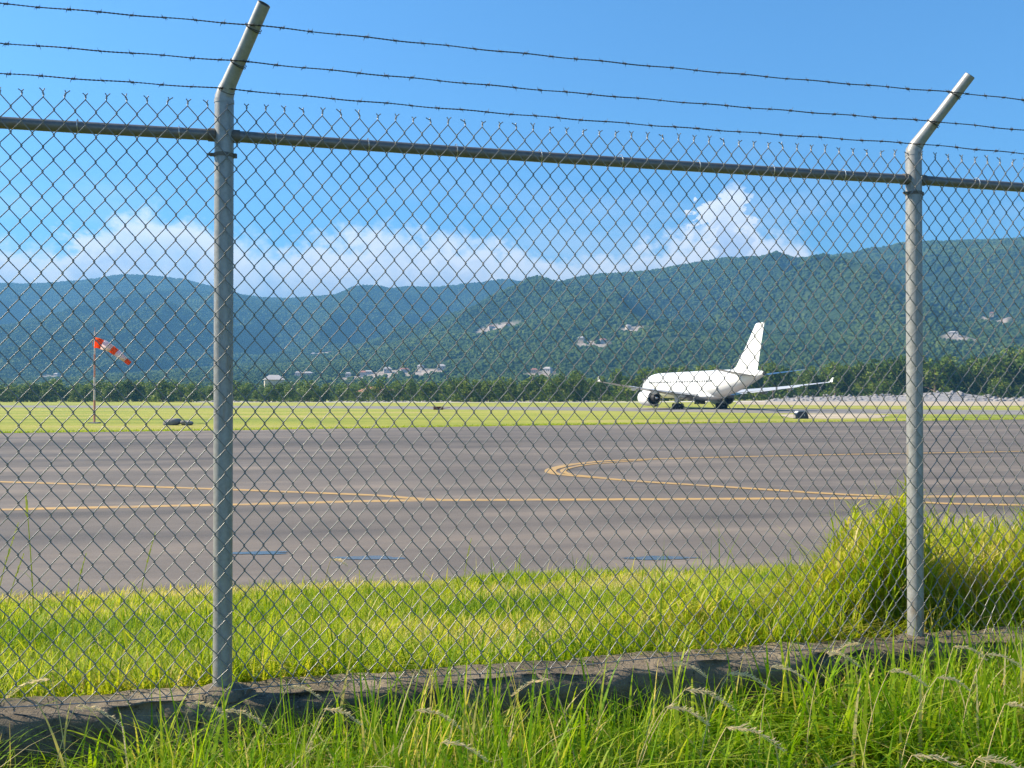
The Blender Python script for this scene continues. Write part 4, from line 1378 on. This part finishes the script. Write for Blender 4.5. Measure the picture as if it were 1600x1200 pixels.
MB().box((-hw * 1.02, 0, hh * 0.35), (0.08, 0.5, hh * 0.5)).build('side_vent', M['pale_rock'], cab, smooth=False)
MB().box((hw * 0.3, -0.37, hh * 0.45), (0.05, 0.05, 0.18)).build('handle', M['wing_grey'], cab, smooth=False)

# grey rocks in the grass near the windsock
for (px, py, wx, hx, lab, sd_, tilt) in ((269.5, 664.3, 26, 12.5, 'larger dark grey rock lying in the grass by the tall post', 1, 0.18), (292, 664.4, 20, 8, 'smaller flat grey rock lying against the larger one', 2, -0.05)):
    p = at_ground(px, py); k_ = p.y / FPX
    V, F = rock_mesh(np.random.default_rng(400 + sd_), 3, 0.22)
    V = np.sign(V) * np.abs(V) ** 0.72 * np.array([wx / 2 * k_, 0.5, hx / 2 * k_])
    V = V @ np.array(Matrix.Rotation(tilt, 3, 'Y'))
    o = link_mesh('rock', mesh_np('rock', V, None, F), M['rock'], smooth=False)
    o.location = (p.x, p.y, hx / 2 * k_ * 0.85)
    tag(o, lab, 'rock', 'rocks in the grass')

# rusty iron cover by the runway
p = at_ground(687, 640.2); k_ = p.y / FPX
rp = empty('iron_cover', p, 0.05)
tag(rp, 'low rust-brown iron box lying at the runway edge', 'box')
MB().box((-2 * k_, 0, 0.22), (15 * k_, 1.6, 0.5)).build('body', M['rust'], rp, smooth=False)
MB().box((-2 * k_, 0, 0.50), (16.5 * k_, 1.8, 0.08)).build('lid', M['rust'], rp, smooth=False)
MB().box((10.5 * k_, 0.1, 0.30), (12 * k_, 1.0, 0.08), Matrix.Rotation(-0.10, 3, 'Y')).build('flap', M['rust'], rp, smooth=False)

# ------------------------------------------------------------------ grass
def blades(base, h_, w_, yaw, bend, seg, tint, droop=0.0):
    """numpy grass blades -> V, quads, tris, tint"""
    n = len(base)
    t = np.linspace(0, 1, seg + 1)
    dirx = np.stack([np.cos(yaw), np.sin(yaw), 0 * yaw], 1)
    side = np.stack([-np.sin(yaw), np.cos(yaw), 0 * yaw], 1)
    V = np.zeros((n, 2 * seg + 1, 3))
    for i, ti in enumerate(t):
        horiz = h_ * bend * ti ** 2.0 + h_ * bend * 0.15 * ti
        vert = h_ * (ti - 0.38 * np.minimum(bend, 1.3) * ti ** 2.4 - droop * ti ** 4)
        c = base + dirx * horiz[:, None]; c[:, 2] += vert
        if i < seg:
            ww = w_ * (1 - ti ** 1.6) * (0.7 + 0.6 * min(ti * 3, 1)) / 1.3
            V[:, 2 * i] = c - side * (ww / 2)[:, None]; V[:, 2 * i + 1] = c + side * (ww / 2)[:, None]
        else:
            V[:, 2 * seg] = c
    b0 = (np.arange(n) * (2 * seg + 1))[:, None]
    Q = np.concatenate([b0 + np.array([[2 * i, 2 * i + 1, 2 * i + 3, 2 * i + 2]]) for i in range(seg - 1)], 0) if seg > 1 else np.zeros((0, 4), int)
    T = b0 + np.array([[2 * seg - 2, 2 * seg - 1, 2 * seg]])
    return V.reshape(-1, 3), Q, T, np.repeat(tint, 2 * seg + 1)


def grass_obj(name, B, m, label, cat, parent=None, **kw):
    V, Q, T, tt = B
    me = mesh_np(name, V, Q, T); set_attr(me, 'tint', tt)
    o = link_mesh(name, me, m, parent)
    if label:
        tag(o, label, cat, **kw)
    return o


def frame_xy(s, off):
    return P1.x + U.x * s + N.x * off, P1.y + U.y * s + N.y * off


# verge behind the wall
NV = 220000
off = 0.15 + 11.2 * rng.uniform(0, 1, NV) ** 1.25
s = rng.uniform(-1, 1, NV) * (3.2 + 0.72 * off) + 1.1 + 0.1 * off
x, y = frame_xy(s, off)
vis = np.abs(x) < 0.60 * y + 1.0
edge_y = 14.2 - 0.03 * x - 0.25 + 1.2 * fbm(x * 0.7, y * 0.7, 3, 41)
keep = vis & (y < edge_y) & (rng.uniform(0, 1, NV) < 0.25 + 1.1 * np.clip(fbm(x * 1.1, y * 1.1, 3, 43) + 0.55, 0, 1))
s, off, x, y = s[keep], off[keep], x[keep], y[keep]
z = verge_h(s, off)
n = len(x)
lush = np.clip(fbm(x * 0.55, y * 0.55, 3, 45) + 0.5, 0, 1)
right = sstep(1.4, 3.6, s) * sstep(7, 1, off)
h_ = rng.uniform(0.07, 0.17, n) * (0.7 + 0.8 * lush) * (1 + 0.7 * right) * (1 + 0.5 * sstep(1.0, 0.2, off))
h_ = h_ * np.where(rng.uniform(0, 1, n) < 0.012, 2.2, 1.0)
w_ = rng.uniform(0.005, 0.011, n) * (1 + 0.09 * off)
tint = np.clip(0.52 + 0.22 * rng.normal(size=n) + 0.8 * (0.45 - lush) + 0.25 * sstep(5, 10, off) + np.where(rng.uniform(0, 1, n) < 0.07, 0.4, 0), 0, 1)
print('verge blades', n)
grass_obj('verge_grass', blades(np.stack([x, y, z - 0.01], 1), h_, w_, rng.uniform(0, 6.28, n), rng.uniform(0.1, 1.1, n), 3, tint), M['verge_grass'],
          'bright yellow-green grass on the bank behind the fence', 'grass', kind='stuff')

# ragged grass along the far edge of the apron
n = 16000
px = rng.uniform(-60, 1660, n); t = rng.uniform(0, 1, n) ** 2
ex_ = np.array([p.x for p in edge_far]); ey_ = np.array([p.y for p in edge_far])
i = rng.integers(0, len(ex_) - 1, n); tt = rng.uniform(0, 1, n)
x = ex_[i] + (ex_[i + 1] - ex_[i]) * tt; y = ey_[i] + (ey_[i + 1] - ey_[i]) * tt + t * 3 - 0.15
y = y + 0.3 * fbm(x * 0.4, y * 0.4, 3, 47)
grass_obj('field_edge_grass', blades(np.stack([x, y, 0 * x], 1), rng.uniform(0.06, 0.2, n), rng.uniform(0.03, 0.07, n), rng.uniform(0, 6.28, n), rng.uniform(0.2, 0.9, n), 2, np.clip(rng.normal(0.42, 0.18, n), 0, 1)), M['verge_grass'],
          'ragged grass along the far edge of the apron', 'grass', kind='stuff')

# tall roadside grass in front of the wall
NF = 34000
off = FRONT - 0.03 - 1.25 * rng.uniform(0, 1, NF) ** 1.1
s = rng.uniform(-1.9, 4.3, NF)
x, y = frame_xy(s, off)
clump = np.clip(fbm(s * 1.7, off * 2.5, 3, 57) + 0.5, 0, 1)
right = sstep(1.75, 2.5, s)
mid = np.exp(-((s - 0.68) / 0.32) ** 2)
leftlow = sstep(0.5, -0.2, s) 
keep = rng.uniform(0, 1, NF) < np.clip(-0.18 + 1.35 * clump + 0.35 * right + 0.2 * mid, 0, 1)
s, off, x, y, clump, right, mid, leftlow = (a_[keep] for a_ in (s, off, x, y, clump, right, mid, leftlow))
n = len(x)
z = road_h(s, off)
tall = 0.25 + 0.20 * clump + 0.17 * right + 0.16 * mid + 0.06 * leftlow + 0.13 * sstep(-0.45, -1.2, off)
h_ = tall * rng.uniform(0.55, 1.12, n) * np.where(rng.uniform(0, 1, n) < 0.05, 1.35, 1.0)
w_ = rng.uniform(0.004, 0.008, n) * np.where(rng.uniform(0, 1, n) < 0.30, 1.9, 1.0)
tint = np.clip(0.48 + 0.24 * rng.normal(size=n) + np.where(rng.uniform(0, 1, n) < 0.12, 0.45, 0), 0, 1)
print('front blades', n)
grass_obj('roadside_grass', blades(np.stack([x, y, z - 0.02], 1), h_, w_, rng.uniform(0, 6.28, n), np.where(rng.uniform(0, 1, n) < 0.35, rng.uniform(0.6, 1.5, n), rng.uniform(0.05, 0.7, n)), 8, tint, 0.10), M['front_grass'],
          'tall lush green grass growing against the front of the wall', 'grass', kind='stuff')


# broad-leaved tufts scattered through it
nt_ = 520
ts = rng.uniform(-1.2, 4.0, nt_); to = FRONT - 0.04 - 0.75 * rng.uniform(0, 1, nt_) ** 1.3
keep = fbm(ts * 1.9 + 4, to * 2, 2, 58) + 0.45 * sstep(1.4, 2.6, ts) > -0.12
ts, to = ts[keep], to[keep]
ts = np.repeat(ts, 14) + rng.normal(0, 0.02, len(ts) * 14); to = np.minimum(np.repeat(to, 14) + rng.normal(0, 0.02, len(to) * 14), FRONT - 0.03)
n = len(ts)
x, y = frame_xy(ts, to)
h_ = rng.uniform(0.22, 0.50, n) * (1 + 0.28 * sstep(1.75, 2.5, ts) + 0.15 * sstep(0.2, -0.4, ts) + 0.25 * np.exp(-((ts - 0.68) / 0.32) ** 2))
B2 = blades(np.stack([x, y, road_h(ts, to) - 0.02], 1), h_, rng.uniform(0.009, 0.019, n), rng.uniform(0, 6.28, n), np.where(rng.uniform(0, 1, n) < 0.5, rng.uniform(0.5, 1.5, n), rng.uniform(0.1, 0.6, n)), 9, np.clip(rng.normal(0.55, 0.2, n), 0, 1), 0.12)
nc = 900
ts = np.concatenate([rng.uniform(-1.0, 3.9, nc // 3), rng.normal(0.66, 0.22, nc // 3), rng.uniform(1.9, 3.6, nc // 3)]); nc = len(ts)
to = FRONT - 0.04 - 0.5 * rng.uniform(0, 1, nc)
x, y = frame_xy(ts, to)
zz0 = road_h(ts, to) - 0.02
B3 = blades(np.stack([x, y, zz0], 1), rng.uniform(0.36, 0.66, nc) * (1 - 0.04 * sstep(1.8, 2.4, ts)), rng.uniform(0.010, 0.021, nc), rng.uniform(0, 6.28, nc), np.where(rng.uniform(0, 1, nc) < 0.3, rng.uniform(0.6, 1.3, nc), rng.uniform(0.03, 0.35, nc)), 10, np.clip(rng.normal(0.6, 0.2, nc) + np.where(rng.uniform(0, 1, nc) < 0.2, 0.35, 0), 0, 1), 0.06)
nb_ = len(B2[0])
B2 = (np.vstack([B2[0], B3[0]]), np.vstack([B2[1], B3[1] + nb_]), np.vstack([B2[2], B3[2] + nb_]), np.concatenate([B2[3], B3[3]]))
grass_obj('broad_grass', B2, M['front_grass'], 'broad bent grass blades among the tall grass before the wall', 'grass', kind='stuff')


# ------------------------------------------------------------------ single plants one can pick out
def seed_stalk(px, py, Y, zb, lean, headlen, label, group, dry=True, plume=True, spread_=1.0):
    """a grass stalk whose head hangs at the given spot; lean = sideways bend in metres"""
    tip = at_depth(px, py, Y)
    base = Vector((tip.x - lean, tip.y + random.uniform(-0.04, 0.04), zb))
    r_ = empty('grass_stalk', base)
    tag(r_, label, 'grass stalk', group)
    hgt = tip.z - zb
    pth = []
    for i in range(13):
        t = i / 12
        pth.append(Vector((lean * t ** 2.2, (tip.y - base.y) * t, hgt * (1.02 * t - 0.02 * t * t) if not plume else hgt * (1.16 * t - 0.16 * t ** 3))))
    MB().tube(pth, 0.0016, 5, rs=[(0.0022 - 0.0012 * i / 12) * (1.0 if zb < 1.6 and Y < 3.2 else 1.7) for i in range(13)]).build('stem', M['dry_stem'] if dry else M['stem'], r_)
    hd = MB()
    end = pth[-1]; dirn = (pth[-1] - pth[-2]).normalized()
    sg = 1 if lean >= 0 else -1
    nsp = 34
    for i in range(nsp):
        t = i / nsp
        if plume:
            droop_ = Vector((sg * headlen * t, 0, -headlen * 0.55 * t * t + headlen * 0.12 * t))
        else:
            droop_ = dirn * headlen * (t - 0.5)
        c = end + droop_
        for kk in range(2):
            dv = (Vector((sg * 0.75, random.uniform(-0.7, 0.7), random.uniform(-0.55, 0.45))) if plume else (dirn * 1.2 + Vector((random.uniform(-0.5, 0.5), random.uniform(-0.5, 0.5), 0)))).normalized()
            L = random.uniform(0.010, 0.022) * (1.15 - 0.7 * t) * spread_
            sdv = dv.cross(Vector((0, 1, 0.3))).normalized() * 0.0014
            hd.add([c, c + dv * L * 0.5 + sdv, c + dv * L, c + dv * L * 0.5 - sdv], [(0, 1, 2, 3)])
    hd.tube([end, end + (Vector((sg * headlen * 0.5, 0, -headlen * 0.08)) if plume else dirn * headlen * 0.3), end + (Vector((sg * headlen, 0, -headlen * 0.43)) if plume else dirn * headlen * 0.5)], 0.0009, 4)
    hd.build('seed_head', M['seed'] if dry else M['stem'], r_, smooth=False)
    # one or two leaves on the stem
    nl = 2
    ii = np.array([4, 7])
    b_ = np.array([pth[j][:] for j in ii])
    grass_obj('leaf', blades(b_, rng.uniform(0.10, 0.2, nl), rng.uniform(0.004, 0.007, nl), rng.uniform(0, 6.28, nl), rng.uniform(0.6, 1.2, nl), 6, np.array([0.4, 0.6]) if not dry else np.array([0.7, 0.9])), M['front_grass'], None, None, r_)


GF = 'seeding grass stalks in front of the wall'
stalks = [(78, 1062, 2.75, -0.06, 'pale drooping grass head over the wall at the far end from the mound'), (118, 1105, 2.6, 0.08, 'curled tan grass head low against the wall near the picture edge'),
          (300, 1098, 2.72, 0.07, 'tan grass head bent over just before the tall post'), (350, 1110, 2.7, 0.08, 'short bent grass head right below the tall post'), (452, 1072, 2.8, 0.10, 'pale grass head arching over the wall beyond the tall post'),
          (505, 1108, 2.6, 0.09, 'dry arching grass head among the grass beyond the tall post'), (650, 1110, 2.65, 0.10, 'bleached flat grass head above the dark gap in the grass'), (690, 1160, 2.4, 0.07, 'low bleached grass head near the lower frame edge by the dark gap'),
          (860, 1062, 2.85, -0.09, 'grass head bowing toward the tall post in front of the bare wall'), (1050, 1036, 2.95, 0.10, 'tall curved straw stalk standing before the bare stretch of wall'), (1070, 1078, 2.8, 0.16, 'large straw-coloured plume leaning across the bare stretch of wall'),
          (1040, 1105, 2.75, 0.12, 'ragged straw plume below the large one'), (1140, 1052, 2.9, 0.10, 'small straw head curving over the dark wall face'), (1135, 1136, 2.5, 0.11, 'broad feathery plume lying low in the grass'),
          (1205, 1042, 3.0, 0.05, 'upright grass head crossing the wall top'), (1290, 1020, 3.05, 0.07, 'pale head rising above the wall beside the grass mound'), (1345, 1005, 3.1, -0.05, 'soft pale head standing against the foot of the short post'),
          (1390, 1048, 2.9, 0.10, 'bleached head drooping in front of the short post'), (1465, 1058, 2.9, 0.13, 'long drooping head just past the short post'), (1490, 1010, 3.1, 0.06, 'thin head above the wall past the short post'),
          (1540, 1022, 3.05, 0.10, 'arched head over the shaded wall at the picture edge'), (1425, 1180, 2.35, 0.12, 'feathery plume at the lower frame edge under the short post'), (1525, 1186, 2.35, 0.12, 'feathery plume in the lower corner of the picture'), (1570, 1100, 2.7, 0.08, 'bent head among the dense grass at the picture edge')]
for px, py, Y, lean, lab in stalks:
    dist_off = (Vector((at_depth(px, py, Y).x, Y, 0)) - P1).dot(N)
    ss_ = (Vector((at_depth(px, py, Y).x, Y, 0)) - P1).dot(U)
    off_ = min(dist_off, FRONT - 0.04)
    p = fence_pt(ss_, off_)
    zb = float(road_h(np.array([ss_]), np.array([off_]))[0]) - 0.02
    seed_stalk(px, py, p.y, zb, lean, random.uniform(0.09, 0.13) * (1.3 if 'plume' in lab else 1), lab, GF, True, True, 1.4 if 'plume' in lab else 1.0)

GB = 'tall stalks on the bank behind the fence'


def bank_stalk(px, py, off_, lean, hl, lab, dry=False, plume=False, sp=1.0):
    # choose the depth from the offset behind the fence
    Y = 3.2 + off_
    for _ in range(4):
        x = (px - 800) / FPX * Y
        ss_ = (off_ and (Vector((x, Y, 0)) - P1).dot(U))
        Y = fence_pt(ss_, off_).y
    zb = float(verge_h(np.array([ss_]), np.array([off_]))[0]) - 0.02
    seed_stalk(px, py, Y, zb, lean, hl, lab, GB, dry, plume, sp)


bank_stalk(42, 792, 1.2, -0.03, 0.10, 'tallest green stalk with a knotted head, opposite end from the mound', sp=1.6)
bank_stalk(18, 850, 1.4, 0.10, 0.20, 'pale leaning stalk beside the tallest green stalk', sp=1.2)
bank_stalk(30, 885, 1.5, 0.08, 0.12, 'shorter pale stalk below the tallest one')
bank_stalk(130, 882, 2.0, 0.07, 0.12, 'slim green stalk between the tallest stalk and the tall post')
bank_stalk(236, 856, 1.8, 0.07, 0.16, 'leaning green stalk nearest the tall post')
bank_stalk(517, 874, 2.2, 0.06, 0.09, 'dry drooping oat-like head over the edge of the apron', True, True, 1.8)
bank_stalk(733, 858, 2.3, 0.05, 0.13, 'single green stalk over the middle of the apron edge')
bank_stalk(812, 882, 2.4, 0.01, 0.08, 'small upright stalk at the apron edge in the middle')
bank_stalk(1235, 868, 2.0, 0.0, 0.08, 'small stalk on the bank before the grass mound')
bank_stalk(1484, 790, 1.2, 0.09, 0.14, 'leaning green stalk just past the short post')
bank_stalk(1495, 880, 1.0, 0.05, 0.08, 'short stalk among the scrub past the short post')
bank_stalk(840, 992, 0.6, 0.08, 0.10, 'pale soft head close behind the mesh', True, True, 1.2)

# mound of tall grass at the short post
def mound(name, n, cs, co, rs_, ro_, hmax, hmin, skew, tint0, lab, cat):
    """leafy grass mass: short blades filling the volume under a sloping outline, taller shoots on top"""
    r0 = np.sqrt(rng.uniform(0, 1, n)); a_ = rng.uniform(0, 6.28, n)
    s = cs + rs_ * r0 * np.cos(a_); off = np.maximum(co + ro_ * r0 * np.sin(a_), 0.16)
    x, y = frame_xy(s, off)
    rel = (s - cs) / rs_
    prof_ = np.clip(1 - np.abs(rel - skew) / np.where(rel > skew, 1 - skew, 1 + skew), 0, 1)
    top = (hmin + (hmax - hmin) * prof_ ** 1.25) * (1 + 0.5 * fbm(x * 5, y * 5, 3, 66))
    shoot = rng.uniform(0, 1, n) < 0.12
    z = verge_h(s, off) + np.where(shoot, 0.0, rng.uniform(0, 1, n) ** 0.8 * top * 0.88)
    h_ = np.where(shoot, top * rng.uniform(0.8, 1.12, n), rng.uniform(0.06, 0.17, n))
    bend = np.where(shoot, rng.uniform(0.05, 0.3, n), rng.uniform(0.2, 1.2, n))
    tint = np.clip(rng.normal(tint0, 0.18, n) + 0.5 * fbm(x * 4, y * 4, 2, 67) + np.where(rng.uniform(0, 1, n) < 0.06, 0.35, 0), 0, 1)
    r_ = empty(name, fence_pt(cs, co, 0))
    B = blades(np.stack([x, y, z], 1) - np.array([r_.location.x, r_.location.y, 0]), h_, rng.uniform(0.006, 0.014, n), rng.uniform(0, 6.28, n), bend, 4, tint)
    tag(r_, lab, cat)
    grass_obj('foliage', B, M['verge_grass'], None, None, r_)
    return r_


mound('tall_grass_clump', 9000, SPAN + 0.06, 0.55, 0.46, 0.28, 0.63, 0.10, 0.42, 0.48, 'tall bright green grass mound growing up behind the short post', 'grass clump')
mound('grass_tussock', 4200, SPAN - 0.65, 0.75, 0.45, 0.35, 0.30, 0.14, 0.1, 0.55, 'low yellowish tussock on the bank beside the tall grass mound', 'grass clump')
scr = mound('scrub_bush', 12000, SPAN + 0.95, 0.8, 0.85, 0.5, 0.62, 0.34, 0.35, 0.66, 'tangled yellowish scrub behind the fence past the short post', 'bush')
tw = MB()
for i in range(60):
    p = Vector((random.uniform(-0.9, 0.9), random.uniform(-0.5, 0.5), 0))
    g_ = scr.location + p
    ss_ = (g_ - P1).dot(U); oo_ = max(0.16, (g_ - P1).dot(N))
    p.z = float(verge_h(np.array([ss_]), np.array([oo_]))[0])
    q1 = p + Vector((random.uniform(-0.15, 0.15), random.uniform(-0.1, 0.1), random.uniform(0.15, 0.35)))
    q2 = q1 + Vector((random.uniform(-0.2, 0.2), random.uniform(-0.1, 0.1), random.uniform(-0.05, 0.2)))
    tw.tube([p, q1, q2], 0.003, 5, rs=[0.0035, 0.0025, 0.001])
tw.build('twig', M['dry_stem'], scr)

# ------------------------------------------------------------------ haze
hz = MB(); hz.box((0, 2700, 236), (13800, 6600, 480))
hb = hz.build('haze', None, smooth=False)
m = bpy.data.materials.new('hazy_air'); m.use_nodes = True
m.node_tree.nodes.remove(m.node_tree.nodes['Principled BSDF'])
pv = m.node_tree.nodes.new('ShaderNodeVolumePrincipled')
pv.inputs['Color'].default_value = (0.14, 0.37, 0.66, 1)
pv.inputs['Density'].default_value = 0.00029
pv.inputs['Anisotropy'].default_value = 0.2
m.node_tree.links.new(pv.outputs[0], m.node_tree.nodes['Material Output'].inputs['Volume'])
hb.data.materials.append(m)
tag(hb, 'thin blue haze over the whole airfield and hills', 'haze', kind='stuff')
